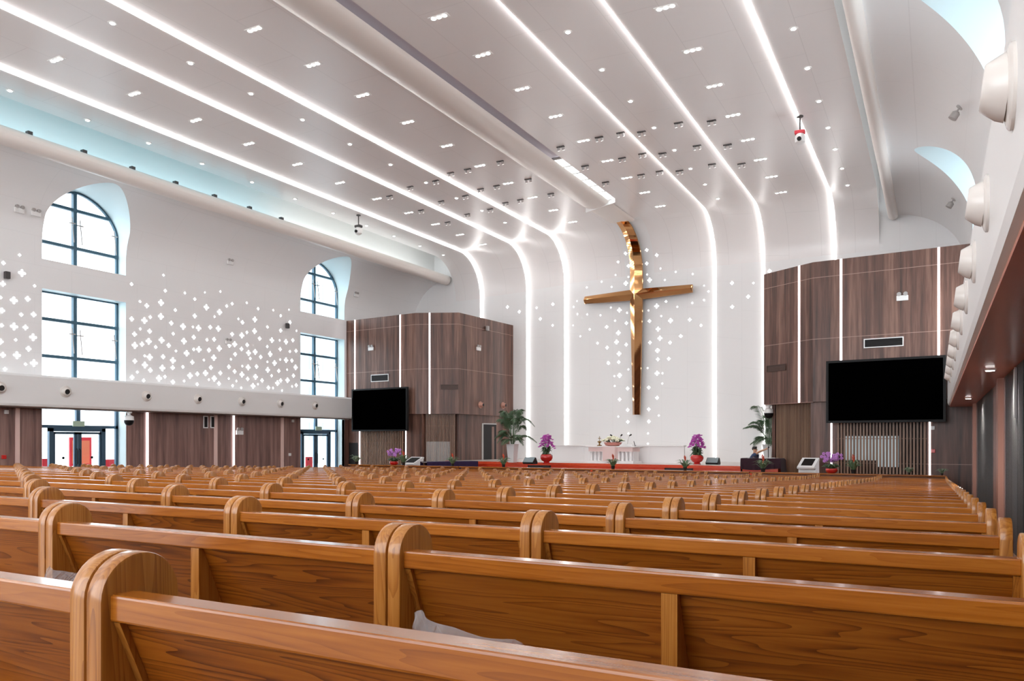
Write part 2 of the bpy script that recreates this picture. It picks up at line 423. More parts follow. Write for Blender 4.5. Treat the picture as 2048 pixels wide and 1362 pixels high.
# ------------------------------------------------------------------ side vaults with arched window openings
VA, VB, VZ, VP = 2.6, 2.3, 6.24, 2.09
def vaultX(z):
    q = min(1.0, max(0.0, (z - VZ) / VB))
    return -24.95 + VA * (1 - (1 - q ** VP) ** (1 / VP))
A_ZS, A_RISE, A_P = 7.13, 1.22, 1.74
WIN_L = [(3.2, 6.12), (14.64, 17.56), (26.11, 29.05)]
WIN_R = [(3.2, 6.12), (14.4, 17.32), (23.75, 26.67)]
WIN = WIN_L
Z_SILL, Z_LT = 5.78, 4.84           # upper sill and head of the lower opening
Z_BAND = 2.0
XBACK = -25.42
ZJ = [-2.3, 2.0, Z_LT, Z_SILL, 6.1, 6.24, 6.4, 6.6, 6.8, 7.0, A_ZS]
def arch_z(t): return A_ZS + A_RISE * abs(math.sin(t)) ** (2 / A_P)
def arch_y(yc, hw, t): ca = math.cos(t); return yc + hw * math.copysign(abs(ca) ** (2 / A_P), ca)
ztop = VZ + VB * .992
TUBE_X, TUBE_Z, TUBE_R = -22.62, 8.42, .26
def side_wall(name, mirror):
    mx = (lambda X: -24.0 - X) if mirror else (lambda X: X)
    mb = MB(); uv = []; WIN = WIN_R if mirror else WIN_L
    def put(rows):
        mb.grid([[(mx(p[0]), p[1], p[2]) for p in r] for r in rows]); uv.extend([(p[1], p[2] * 1.3) for r in rows for p in r])
    def column(y, z0, n=26):
        out = [(vaultX(z), y, z) for z in ZJ[:-1]] if z0 < 0 else []
        z0 = max(z0, A_ZS)
        for i in range(n):
            z = z0 + (ztop - z0) * (1 - (1 - i / (n - 1)) ** 1.7); out.append((vaultX(z), y, z))
        return out
    ends = [YB]
    for a, b in WIN: ends += [a, b]
    ends += [36.0]
    for a, b in zip(ends[0::2], ends[1::2]):
        n = max(2, int((b - a) / 1.5)); put([column(a + (b - a) * i / n, -2.3) for i in range(n + 1)])
    for a, b in WIN:
        yc, hw = (a + b) / 2, (b - a) / 2; n = 36
        top = []
        for i in range(n + 1):
            t = PI - PI * i / n; top.append((arch_y(yc, hw, t), arch_z(t)))
        put([column(y, z) for y, z in top])
        put([[(-24.95, y, Z_LT), (-24.95, y, (Z_LT + Z_SILL) / 2), (-24.95, y, Z_SILL)] for y in (a, (a + b) / 2, b)])
    me_o = with_uv(mb, name, uv, M['white'])
    # reveals, one per opening
    for wi, (a, b) in enumerate(WIN):
        yc, hw = (a + b) / 2, (b - a) / 2; n = 36
        prof = [(a, z) for z in ZJ[3:-1]]
        prof += [(arch_y(yc, hw, PI - PI * i / n), arch_z(PI - PI * i / n)) for i in range(n + 1)]
        prof += [(b, z) for z in ZJ[3:-1][::-1]] + [(a, Z_SILL)]
        r = MB(); rows = []
        for y, z in prof:
            xf = vaultX(z); rows.append([(mx(xf), y, z), (mx((xf + XBACK) / 2), y, z), (mx(XBACK - .12), y, z)])
        r.grid(rows)
        pr = [(a, Z_LT), (b, Z_LT), (b, -2.2), (a, -2.2), (a, Z_LT)]
        r.grid([[(mx(-24.95), y, z), (mx(XBACK - .12), y, z)] for y, z in pr], False)
        obj('window_reveal', r, M['reveal'], me_o)
    return me_o
wall_left = side_wall('wall_left', False)
wall_right = side_wall('wall_right', True)
for nm, mir in (('trim_4', False), ('trim_5', True)):
    mx = (lambda X: -24.0 - X) if mir else (lambda X: X)
    mb = MB(); rows = []
    for i in range(25):
        t = 2 * PI * i / 24 
        tr_ = .17 if mir else TUBE_R; x = (TUBE_X + .04 if mir else TUBE_X) + tr_ * math.cos(t); z = TUBE_Z + (.06 if mir else 0) + tr_ * math.sin(t)
        rows.append([(mx(x), y, z) for y in (YB, 5, 15, 25, ywall(mx(x)) - .42)])
    mb.grid(rows)
    mb.add([(mx(vaultX(ztop)) , YB, ztop), (mx(vaultX(ztop)), 35, ztop), (mx(TUBE_X), 35, ztop + .02), (mx(TUBE_X), YB, ztop + .02)], [(0, 1, 2, 3)])
    tr = struct(nm, mb, M['tube'])
# cove light inside the slot above the window wall, with its small dark clips on the lip
cl = thing('cove_light', 'pale blue cove light glowing in the slot above the window wall', 'light', (-23.05, 0, 8.62))
mb = MB(); mb.box(-.06, .06, YB + .2, 23, -.02, .05); obj('lamp', mb, M['cyan'], cl)
mb = MB(); mb.box(-.06, .06, 23.1, 33, -.02, .05); obj('lamp', mb, M['cove_white'], cl)
y = 8.0
while y < 24:
    mb = MB(); mb.box(.33, .47, y, y + .13, .02, .16); obj('clip', mb, M['dkgrey'], cl); y += 1.62

# windows: frame, panes, stay arms
def window(name, a, b, arched, mirror, z0, z1, mull, trans, stays):
    mx = (lambda X: -24.0 - X) if mirror else (lambda X: X)
    root = struct_root(name, (mx(XBACK), (a + b) / 2, 0)); yc, hw = (a + b) / 2, (b - a) / 2
    s = -1 if mirror else 1
    def bx(m, y0, y1, za, zb, d0=-.05, d1=.05):
        m.box(min(d0 * s, d1 * s), max(d0 * s, d1 * s), y0 - yc, y1 - yc, za, zb)
    def top_at(y):
        if not arched: return z1
        q = min(1, abs(y - yc) / hw); return A_ZS + A_RISE * (1 - q ** A_P) ** (1 / A_P)
    fr = MB()
    w = .075
    bx(fr, a, a + w, z0, A_ZS if arched else z1); bx(fr, b - w, b, z0, A_ZS if arched else z1)
    bx(fr, a, b, z0, z0 + w * .6)
    if not arched: bx(fr, a, b, z1 - w * .6, z1)
    else:
        n = 30; ro = []
        for i in range(n + 1):
            t = PI - PI * i / n; y, z = arch_y(yc, hw, t) - yc, arch_z(t); y2, z2 = y * .955, A_ZS + (z - A_ZS) * .95
            ro.append([(-.05, y, z), (.05, y, z), (.05, y2, z2), (-.05, y2, z2), (-.05, y, z)])
        fr.grid(ro, False)
    ym = a + (b - a) * mull
    bx(fr, ym - .06, ym + .06, z0, top_at(ym), -.06, .07)
    for zt in trans:
        q = hw
        if arched and zt > A_ZS: q = hw * (1 - ((zt - A_ZS) / A_RISE) ** A_P) ** (1 / A_P)
        bx(fr, yc - q, yc + q, zt - .05, zt + .05, -.055, .06)
    obj('window_frame', fr, M['frame'], root)
    g = MB()
    if arched:
        poly = [(arch_y(yc, hw, PI - PI * i / 30) - yc, arch_z(PI - PI * i / 30)) for i in range(31)] + [(hw, z0), (-hw, z0)]
        g.add([(0, y, z) for y, z in poly], [tuple(range(len(poly)))])
    else: g.add([(0, -hw, z0), (0, hw, z0), (0, hw, z1), (0, -hw, z1)], [(0, 1, 2, 3)])
    obj('pane', g, M['glass'], root)
    for (ys_, zt) in stays:
        m2 = MB(); m2.tube([(s * .08, ys_ - yc, zt), (s * .13, ys_ - yc + .0, zt - .35), (s * .2, ys_ - yc, zt - .85)], .018, 6); m2.tube([(s * .08, ys_ - yc - .1, zt - .2), (s * .12, ys_ - yc + .1, zt - .2)], .022, 6)
        obj('stay_arm', m2, M['grey'], root)
    return root
wn = 1
for mir in (False, True):
    for i, (a, b) in enumerate(WIN_R if mir else WIN_L):
        window('window_%d' % wn, a, b, True, mir, Z_SILL, 0, .46, (6.45, 7.72), [] if mir else [(a + 1.22, 7.45), (a + 1.5, 7.42), (b - .18, 7.35)]); wn += 1
        if not mir and i > 0:
            window('window_%d' % wn, a, b, False, mir, 1.9, Z_LT, .46, (2.75, 3.95), [(a + 1.22, 3.75), (a + 1.5, 3.72), (b - .18, 3.7)]); wn += 1

# balcony fronts with ledge, soffit and brown underside
for nm, mir in (('balcony_left', False), ('balcony_right', True)):
    mx = (lambda X: -24.0 - X) if mir else (lambda X: X)
    root = struct_root(nm, (0, 0, 0)); yend = 28.95 if not mir else 27.4
    prof = [(-24.3, 1.12), (-24.3, 1.96), (-24.36, 2.03), (-24.95, 2.03), (-24.95, 1.10), (-24.36, 1.03), (-24.32, 1.05)]
    mb = MB(); mb.prism([(mx(x), z) for x, z in prof], 'y', YB, yend); obj('balcony_front', mb, M['plain_white'], root)
    mb = MB(); xa, xb = sorted((mx(-24.36), mx(-24.95))); mb.box(xa, xb, YB, yend - .02, 1.0, 1.03 if False else 1.035); obj('balcony_soffit', mb, M['soffit'] if mir else M['grille'], root)

def soffit_lamp(y, label):
    t = thing('soffit_lamp', label, 'light', (.66, y, 1.03), 0, 'lamps under the close balcony'); mb = MB(); mb.lathe([(.075, 0), (.075, -.05), (.06, -.06)], 18); obj('housing', mb, M['plain_white'], t)
    mb = MB(); mb.lathe([(.055, -.056), (.055, -.066)], 16); obj('lens', mb, M['spot'], t)
    ld = bpy.data.lights.new('lamp_beam', 'SPOT'); ld.energy = 70; ld.spot_size = 2.6; ld.spot_blend = .6; ld.shadow_soft_size = .06; ld.color = (1, .95, .9)
    lo = bpy.data.objects.new('lamp_beam', ld); C.objects.link(lo); lo.parent = t; lo.location = (0, 0, -.08)
for i, y in enumerate((-3.0, 12.7, 21.0)): soffit_lamp(y, ('unseen added soffit lamp under the balcony behind the camera', 'round soffit lamp under the close balcony, nearer of the two', 'added soffit lamp under the close balcony toward the larger screen')[i])  # first and last lamps are added to brighten soffit and wall
# jet nozzles along both balcony fronts
def jet(label, loc, side, group):
    t = thing('jet_nozzle', label, 'air vent', loc, 0, group)
    Mx = Matrix.Rotation(PI / 2 * side, 4, 'Y')
    a = MB(); a.lathe([(.185, 0), (.185, .014), (.175, .022), (.15, .03), (.135, .034)], 28, Mx); obj('flange', a, M['jet_white'], t)
    tilt = Mx @ Matrix.Rotation(.12, 4, 'Y')
    b = MB(); b.lathe([(.15, .02), (.14, .055), (.118, .09), (.1, .118), (.092, .122), (.085, .115), (.08, .06)], 24, tilt); obj('nozzle', b, M['jet_white'], t)
    d = MB(); d.lathe([(.084, .1), (.03, .099), (.001, .099)], 20, tilt); obj('throat', d, M['dark'], t)
    return t
ly_list = [13.02, 15.0, 17.89, 20.06, 22.17, 24.25, 26.33]
for i, y in enumerate(ly_list):
    jet('round white air jet in the window-side balcony front, %s from the stage end' % nth(len(ly_list) - i), (-24.3, y, 1.555), 1, 'air jets along the window-side balcony')
yr = [4.06, 5.98, 7.88, 9.78, 11.7, 13.6, 15.5, 17.4, 19.3, 21.2]
for i, y in enumerate(yr):
    jet('protruding white air jet on the close balcony overhead, %s from the camera' % nth(i + 1), (.3, y, 1.555), -1, 'air jets along the camera-side balcony')

# ------------------------------------------------------------------ lower side walls
mb = MB()
segs = [(YB, WIN[0][0]), (WIN[0][1], 14.64), (17.56, 26.11)]
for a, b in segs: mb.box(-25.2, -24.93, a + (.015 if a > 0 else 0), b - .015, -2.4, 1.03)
wl = struct('wall_left_lower', mb, M['walnut_lit'])
mb = MB(); mb.box(-25.1, -24.94, 29.05, 30.5, -2.4, 1.0); struct('wall_left_end', mb, M['walnut'])
mb = MB()
x0 = .95; y = YB
prof = []
while y < 28.0:                                      # grooved cladding
    prof += [(x0, y), (x0, y + .17), (x0 + .018, y + .175), (x0 + .018, y + .195), (x0, y + .2)]; y += .2
prof += [(x0 + .3, 28), (x0 + .3, YB)]
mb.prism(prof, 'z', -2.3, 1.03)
wr = struct('wall_right_lower', mb, M['walnut_lit'])
pil_l = [(x_, w_, m_) for x_, w_, m_ in ((13.86, .12, 'copper'), (18.37, .06, 'led_wall'), (21.4, .14, 'copper'), (22.3, .05, 'led_wall'), (24.96, .14, 'copper'))]
for i, (y, w, m_) in enumerate(pil_l):
    mb = MB(); mb.box(-24.94, -24.88, y - w / 2, y + w / 2, -2.3, 1.02)
    if m_ == 'copper': struct('trim_%d' % (10 + i), mb, M['pink_trim'])
    else: tag(obj('wall_light_strip', mb, M['led_wall']), ('vertical light strip on the brown window wall beside the nearer glass door' if i == 1 else 'thin vertical light strip on the window wall midway between the two glass doors'), 'light', 'vertical light strips')
for i, y in enumerate((14.9, 24.6)):
    mb = MB(); mb.box(.87, .96, y - .22, y + .22, -2.3, 1.03); struct('trim_%d' % (20 + i), mb, M['copper'])
mb = MB(); mb.box(-26.3, -24, YB - .2, YB, -2.4, 10.4); mb.box(-.2, 2.3, YB - .2, YB, -2.4, 10.4); mb.box(-24, -.2, YB - .2, YB, 8.2, 10.4); mb.box(-24, -.2, YB - .2, YB, -2.4, -.6); struct('wall_back', mb, M['plain_white'])  # unseen rear wall, opened wide to add daylight on the pew backs
mb = MB()
for i in range(9): mb.box(-24 + i * 2.975 - .06, -24 + i * 2.975 + .06, YB - .15, YB - .05, -.6, 8.2)
for z in (2.0, 5.0): mb.box(-24, -.2, YB - .14, YB - .06, z - .05, z + .05)
struct('window_9', mb, M['frame'])  # bare mullions of that added daylight opening, without glass
t = thing('vertical_lamp', 'slim vertical wall lamp on the wood-clad wall under the close balcony', 'lamp', (.95, 12.4, 0)); mb = MB(); mb.box(-.03, .02, -.03, .03, .3, .98); obj('housing', mb, M['grey'], t)
mb = MB(); mb.box(-.035, -.03, -.015, .015, .34, .95); obj('diffuser', mb, M['plain_white'], t)

# glass doors in the window wall
def door_set(name, a, b):
    root = struct_root(name, (XBACK, (a + b) / 2, 0)); yc, hw = (a + b) / 2, (b - a) / 2
    zf = floor_z(yc); zl = .46
    fr = MB(); W = .06
    for y0, y1 in ((-hw, -hw + .09), (hw - .09, hw)): fr.box(-.05, .05, y0, y1, zf, 1.05)
    fr.box(-.05, .05, -hw, hw, zl - .05, zl + .05); fr.box(-.05, .06, -.07, .07, zl, 1.05)
    fr.box(-.06, .06, -.98, -.84, zf, zl - .05); fr.box(-.06, .06, .84, .98, zf, zl - .05); fr.box(-.06, .06, -.98, .98, zl - .16, zl - .05)
    obj('door_frame', fr, M['door_frame'], root)
    for sgn in (-1, 1):
        lf = MB(); y0, y1 = (0.01, .83) if sgn > 0 else (-.83, -.01)
        lf.box(-.03, .03, y0, y0 + .12 if sgn > 0 else y0 + .06, zf + .02, zl - .17); lf.box(-.03, .03, y1 - .06 if sgn > 0 else y1 - .12, y1, zf + .02, zl - .17)
        lf.box(-.03, .03, y0, y1, zl - .25, zl - .17); lf.box(-.03, .03, y0, y1, zf + .02, zf + .14)
        o = obj('door_leaf', lf, M['door_frame'], root)
        h = MB(); h.tube([(.04, sgn * .05, zf + .85), (.09, sgn * .05, zf + .9), (.09, sgn * .05, zf + 1.35), (.04, sgn * .05, zf + 1.4)], .015, 8); obj('handle', h, M['black'], o)
        st = MB(); st.lathe([(.045, 0), (.045, .01), (.001, .01)], 16, Matrix.Translation((.02, sgn * .5, zf + 1.1)) @ Matrix.Rotation(PI / 2, 4, 'Y')); obj('round_sticker', st, M['black'], o)
    g = MB(); g.add([(0, -hw, zf), (0, hw, zf), (0, hw, 1.05), (0, -hw, 1.05)], [(0, 1, 2, 3)]); obj('pane', g, M['glass'], root)
    return root
door_set('door_1', 14.64, 17.56); door_set('door_2', 26.11, 29.05)
for i, (y, w) in enumerate(((16.0, 'nearer'), (27.55, 'farther'))):
    e = thing('exit_sign', 'small pale green exit sign over the %s glass double door' % w, 'sign', (-25.2, y, .56), 0, 'exit signs')
    mb = MB(); mb.box(-.02, .02, -.2, .2, -.09, .09); obj('panel', mb, M['sign_green'], e)
    mb = MB(); mb.box(-.15, -.02, -.02, .02, .0, .04); obj('bracket', mb, M['grey'], e)

# ------------------------------------------------------------------ outside the windows
mb = MB(); mb.box(-140, -25.6, -30, 90, ZF - .6, ZF - .2); struct('ground', mb, M['ground'])
def outside():
    bd = thing('apartment_tower', 'pale apartment tower with rows of windows beyond the farther door', 'building', (-62, 62, ZF - .2))
    mb = MB(); mb.box(-9, 9, -6, 6, 0, 34); obj('wall', mb, M['tower'], bd)
    mb = MB(); mb.box(0, .06, -.5, .5, 0, 1.7); wx = mb.mesh('window'); mb = MB(); mb.box(-.6, .6, -.06, 0, 0, 1.7); wy = mb.mesh('window')
    for fl in range(7):
        for k in range(6):
            obj('window', wx, M['tower_win'], bd, (9, -4.9 + k * 1.9, 2.2 + fl * 3.4)); obj('window', wy, M['tower_win'], bd, (-7.4 + k * 2.9, -6, 2.2 + fl * 3.4))
    for i, y in enumerate((12.2, 17.2, 21.6, 24.6, 31.0)):
        c = thing('portico_column', 'square white portico column outside the windows, %s along the hall' % nth(i + 1), 'column', (-29.5, y + 4, ZF - .2), 0, 'portico columns outside')
        mb = MB(); mb.box(-.45, .45, -.45, .45, 0, 9.0); obj('shaft', mb, M['reveal'], c)
        mb = MB(); mb.box(-.55, .55, -.55, .55, 0, .5); obj('base', mb, M['reveal'], c)
    sg = thing('notice_board', 'red framed notice board outside the nearer glass door', 'sign', (-28.2, 17.97, 0))
    mb = MB(); mb.box(-.04, .04, -.42, .42, -.95, .12); obj('frame', mb, M['sign_red'], sg)
    mb = MB(); mb.box(.04, .05, -.34, .34, -.87, .0); obj('sheet', mb, M['sign_orange'], sg)
    mb = MB(); mb.box(-.03, .03, -.4, -.34, ZF - .2, -.95); mb.box(-.03, .03, .34, .4, ZF - .2, -.95); obj('post', mb, M['sign_red'], sg)
    for lb, x, y, w, h in (('red banner board low behind the near side pane of the nearer door', -27.4, 16.28, .42, 1.2), ('red banner board low behind the far side pane of the nearer door', -27.4, 18.63, .52, 1.12), ('tall red banner board outside the farther door', -27.4, 28.5, .3, 1.87), ('short red banner board seen through the farther door glass', -27.4, 29.26, .45, 1.02)):
        s2 = thing('banner_board', lb, 'sign', (x, y, ZF - .2), 0, 'red banners outside')
        mb = MB(); mb.box(-.03, .03, -w / 2, w / 2, .1, h + .3); obj('panel', mb, M['sign_red'], s2)
        mb = MB(); mb.box(-.15, .15, -w / 2, -w / 2 + .06, 0, .1); mb.box(-.15, .15, w / 2 - .06, w / 2, 0, .1); obj('foot', mb, M['grey'], s2)
outside()
#@@PART2
# ------------------------------------------------------------------ cross-shaped openings in the side and stage walls
def cross_mb(r, P, nrm, depth=.012):
    n = Vector(nrm).normalized(); up = Vector((0, 0, 1)); up = (up - n * up.dot(n)).normalized(); sd = up.cross(n)
    w = r * .34; o = []
    for k in range(4):
        a = PI / 2 * k; ca, sa = math.cos(a), math.sin(a)
        for (x, y) in ((w * .55, -w * .55), (r * .62, -w * .8), (r * .86, -w * .8), (r, -w * .3), (r, w * .3), (r * .86, w * .8), (r * .62, w * .8)):
            o.append((x * ca - y * sa, x * sa + y * ca))
    m = len(o); mb = MB()
    a = [P + sd * x + up * y + n * depth for x, y in o]; b = [P + sd * x + up * y - n * .02 for x, y in o]
    mb.add(a + b, [tuple(range(m))] + [(i, i + m, (i + 1) % m + m, (i + 1) % m) for i in range(m)])
    return mb
SZ = {'L': .11, 'm': .08, 'p': .058, 's': .043, 't': .032}
def parse(txt): return [(float(a), float(b), c) for a, b, c in (q.split(',') for q in txt.split())]
ZA = parse('205,53,s 35,136,p 230,242,L 30,355,m 362,376,s 8,498,s 145,528,L 290,512,m 20,634,m 222,677,p 352,676,m 18,790,p 147,802,L 266,812,m 347,915,L 165,942,s 5,960,m 298,1035,m 30,1100,m 177,1103,L 268,1197,s 355,1185,L 52,1248,p')
ZB = parse('456,107,s 121,201,p 474,270,p 680,293,s 889,288,t 784,358,p 209,383,s 280,427,m 430,395,L 579,472,p 905,444,L 122,565,m 256,582,L 317,547,p 428,539,L 783,534,m 991,542,s 537,609,m 660,645,L 764,649,s 823,661,L 946,652,m 1030,667,L 211,670,s 310,694,m 152,725,m 557,720,p 155,843,L 230,830,m 300,800,L 435,788,L 374,860,p 510,842,m 670,798,L 773,757,m 911,785,p 986,780,m 586,902,s 698,925,L 773,885,p 827,885,L 932,892,m 1040,874,L 259,952,s 311,966,L 155,1008,m 452,962,m 554,1000,L 758,1020,m 879,997,s 983,972,L 260,1048,L 443,1080,L 552,1076,m 659,1068,p 317,1102,m 952,1075,m 181,1123,s 126,1178,m 408,1187,L 471,1171,p 248,1210,p 554,1226,m 733,1160,L 810,1142,m 896,1132,L 671,1216,s 808,1250,p 987,1190,L 931,1203,s')
ZC = parse('108,278,s 175,430,p 232,406,p 385,396,s 504,458,p 100,494,L 297,565,s 340,601,m 469,571,L 663,474,s 827,468,t 741,532,p 838,600,m 602,650,p 740,687,m 906,690,s 231,725,m 333,738,L 386,706,p 467,694,L 520,771,m 648,788,L 730,790,s 796,805,L 868,789,m 203,843,m 258,830,L 389,837,m 600,855,p 330,880,m 735,883,m 404,922,L 473,911,L 837,907,p 901,900,m 630,934,L 531,964,m 422,980,p 263,936,m 219,988,s 601,1015,s 735,992,s 797,998,L 858,1002,m 676,1028,L 197,1067,m 338,1060,s 400,1073,L 487,1065,m 897,1073,L 605,1100,L 721,1110,m 808,1097,s 258,1115,m 334,1148,L 108,1132,m 477,1172,L 645,1160,p 875,1160,m 196,1191,s 394,1194,m 545,1210,m 277,1216,s 740,1210,m 812,1208,L 706,1238,L 93,1242,m 237,1265,p 327,1287,s 450,1267,L 502,1250,s 612,1286,m 660,1288,s 903,1260,m 860,1273,s 755,1315,s')
cr = []
for lst, x0, y0, s in ((ZA, 0, 500, 5.24), (ZB, 240, 530, 5.24), (ZC, 420, 530, 5.24)):
    for a, b, c in lst:
        r = ray(x0 + a / s, y0 + b / s); p = r * (-24.95 / r.x)
        p.x = vaultX(p.z); cr.append((SZ[c], p, Vector((1, 0, 0))))
def put_crosses(cr, wall):
    cr.sort(key=lambda q: -q[0]); rest = MB()
    for i, (r, p, n) in enumerate(cr):
        mb = cross_mb(r, p, n)
        if i < 100: obj('cross_opening', mb, M['opening'], wall)
        else: rest.add(mb.v, mb.f)
    if rest.v: o = obj('small_cross_opening', rest, M['opening'], wall); o['kind'] = 'stuff'
put_crosses(cr, wall_left)
ZD = parse('155,830,m 302,888,m 515,840,p 717,795,m 562,977,m 713,1057,p 1015,757,t 975,828,s 1020,918,s 1142,921,s 1306,931,s 1434,837,s 1540,868,L 1635,902,s 1487,1000,s 1628,1029,m 1384,1076,m 967,1057,t 1173,1106,p 1527,1150,L 1056,1193,s 1270,1278,p 1506,1263,L 1625,1295,m 1388,1332,m 1137,588,s 1320,518,s 1445,582,s 1494,433,s 1652,458,s 1620,537,L 1525,271,p 1653,321,m 1618,166,m')
ZE = parse('270,124,m 394,187,m 270,290,m 440,354,s 628,396,s 838,421,s 274,428,s 306,497,L 494,496,s 980,565,t 1033,636,s 978,744,s 833,780,s 508,761,p 648,828,s 393,818,L 291,873,s 450,942,s 303,1004,m 564,998,L 802,987,m 941,1058,p 410,1103,L 690,1190,m 432,1217,L 309,1270,m 558,1270,m 1325,533,m 1525,702,m 1328,828,m 1590,533,s 1790,385,m')
ZF_ = parse('767,113,L 628,234,m 763,222,m 887,316,s 773,396,L 705,405,s 710,532,s 878,564,m 774,706,m 878,843,m 757,929,s 880,998,m 887,1147,s 1265,72,L 1412,179,m 1270,185,m 1138,300,s 1260,367,L 1330,367,s 1326,500,s 1152,552,m 1260,685,m 1152,834,m 1281,915,s 1153,992,m 1141,1146,s 1141,1281,s')
cr = []
for lst, x0, y0, s in ((ZD, 990, 480, 6.19), (ZE, 1250, 480, 6.19), (ZF_, 1120, 690, 6.487)):
    for a, b, c in lst:
        p, n = hit_ceiling(x0 + a / s, y0 + b / s); cr.append((SZ[c] * .95, p, n))
put_crosses(cr, wall_stage)

# ------------------------------------------------------------------ recessed lights and spotlights in the ceiling
LANES = [(-99, -20.5, 'beside the window-side slot'), (-20.5, -17.76, 'between first and second strips from the window wall'), (-17.76, -15.68, 'between second and third strips from the window wall'),
         (-15.68, -12, 'on the window side of the middle tube'), (-12, -8.32, 'just past the middle tube'), (-8.32, -6.24, 'between the two thin strips'), (-6.24, -3.5, 'between fifth and sixth strips from the window wall'), (-3.5, 9, 'past the sixth strip by the near vault')]
def lane(p):
    for a, b, s in LANES:
        if a <= p.x < b: return s
TRI = [(113,119),(269,187),(392,240),(498,287),(509,58),(626.5,129),(725.5,190),(816,244),(894,291),(960,331),(878,33.5),(966,109),(595,328),(1044.5,177),(1111,232),(1167,281),(1215,321),(1331.5,14.5),(1385,100),(1429,171),(1466,230),(1496,279),(1521,318.5),(680,365),(754,397),(817.5,425),(871,448),(920,469),(965,488.5),(1016.5,366),(1065,394.5),(1107,420),(1145.5,443.5),(1254,355),(1289.6,384.6),(1321,412),(1543,353),(1562,384.6)]
SIN = [(225,46),(381,126),(502,187),(20,181),(175,240),(297,286),(404,327),(605,239),(700,288),(781,329),(1136,63.5),(1204,139),(1261,202),(1308,255),(1349,300),(1381,337),(504,364),(590,397.5),(666,426),(733,451),(788,472),(840,491.5),(886.6,509.6),(852,365),(913,396),(964,421),(1010,445),(1410,368.6),(1436,397),(1587,57),(1615,136),(1638,202),(1656,255),(1670.5,298),(1684,336.5),(1695,370)]
SPT = [(1000,322),(935,338),(901,345),(1121,293),(1198,274),(1241,265),(1283,263),(1357,245),(1423,241),(1455,289),(1394,291),(1325,306),(1284.5,307),(1244,315.5),(1170,331.5),(1424,328),(1483,327),(1319,342),(1359,341),(820,373),(871,361),(779,391.5),(882,402),(930.5,391),(961,377.5),(993,371),(842,420),(934,428),(980,418),(1010.5,405),(895,444),(1056,358),(1101.6,387),(1040.6,399),(1211,364),(1282,349)]
def place_lights(pxs, build, what, cat, group):
    by = {}
    for x, y in pxs:
        p, n = hit_ceiling(x, y); by.setdefault(lane(p), []).append((p, n))
    proto = None
    for s, l in by.items():
        l.sort(key=lambda q: -q[0].y)
        for i, (p, n) in enumerate(l):
            lab = '%s %s, %s from the stage' % (what, s, nth(i + 1))
            if proto is None: proto = build(p, lab, cat, group); o = proto
            else: o = dup(proto, p, 0, lab)
            o.rotation_euler = (math.atan2(n.y, -n.z) * -1, 0, 0)
def b_tri(p, lab, cat, group):
    t = thing('triple_downlight', lab, cat, p, 0, group); h = MB(); h.box(-.25, .25, -.085, .085, -.012, .03); obj('trim_plate', h, M['plain_white'], t)
    for k in (-1, 0, 1):
        m = MB(); m.lathe([(.05, -.022), (.05, -.008)], 14, Matrix.Translation((k * .145, 0, 0))); obj('lens', m, M['spot'], t)
    return t
def b_sin(p, lab, cat, group):
    t = thing('round_downlight', lab, cat, p, 0, group); h = MB(); h.lathe([(.1, -.012), (.1, .03)], 18); obj('trim_ring', h, M['plain_white'], t)
    m = MB(); m.lathe([(.05, -.022), (.05, -.008)], 14); obj('lens', m, M['spot'], t); return t
def b_spt(p, lab, cat, group):
    t = thing('twin_spotlight', lab, cat, p, 0, group); h = MB(); h.box(-.13, .13, -.04, .04, -.025, .02); obj('base_plate', h, M['dkgrey'], t)
    for k in (-1, 1):
        Mx = Matrix.Translation((k * .085, 0, -.025)) @ Matrix.Rotation(.5, 4, 'X') @ Matrix.Scale(.66, 4)
        m = MB(); m.lathe([(.03, 0), (.062, -.03), (.066, -.15), (.055, -.155)], 12, Mx); hd = obj('lamp_head', m, M['grey'], t)
        m = MB(); m.lathe([(.05, -.151), (.05, -.158)], 12, Mx); obj('lens', m, M['spot'], hd)
    ld = bpy.data.lights.new('stage_beam', 'SPOT'); ld.energy = 17; ld.spot_size = 1.3; ld.spot_blend = 1.0; ld.color = (.98, 1, .99); ld.shadow_soft_size = .06
    lo = bpy.data.objects.new('stage_beam', ld); C.objects.link(lo); lo.parent = t; lo.location = (0, .1, -.16); lo.rotation_euler = (.62, 0, 0)
    return t
place_lights(TRI, b_tri, 'triple downlight', 'light', 'triple downlights')
place_lights(SIN, b_sin, 'round downlight', 'light', 'single downlights')
place_lights(SPT, b_spt, 'twin spotlight', 'spotlight', 'twin spotlights over the stage')

# ------------------------------------------------------------------ stage
STG = -.92
def sroot(name): return struct_root(name, (OX, OY, 0), -BE)
S_front = -5.25
mb = MB(); mb.box(-6.9, 7.5, S_front, .5, -2.3, STG)
st = sroot('stage'); obj('stage_front', mb, M['stage_wood'], st)
mb = MB(); mb.box(-6.9, 7.5, S_front + .1, .4, STG - .005, STG + .006); obj('stage_floor', mb, M['stage_top'], st)
mb = MB(); mb.box(-6.9, 7.5, S_front - .05, S_front + .1, STG - .1, STG + .012); obj('stage_nosing', mb, M['stage_wood'], st)
mb = MB(); mb.box(-6.9, 7.5, S_front - .6, S_front, -2.3, STG - .42); obj('stage_step', mb, M['stage_wood'], st)
for x, y in ((1078, 933), (1357, 938)):
    p = w2loc(onplane(x, y, loc2w(0, S_front - .03), Vector((SB, CB, 0))))
    v = thing('stage_vent', 'dark slot vent in the red stage front %s' % ('below the orchid near the stage door' if x < 1200 else 'below the orchid near the person'), 'vent', loc2w(p.x, S_front, p.z), -BE, 'stage vents')
    m = MB(); m.box(-.55, .55, -.03, 0, -.07, .07); obj('frame', m, M['dark'], v); m = MB()
    for k in range(3): m.box(-.5, .5, -.04, -.03, -.05 + k * .04, -.035 + k * .04)
    obj('slat', m, M['dkgrey'], v)

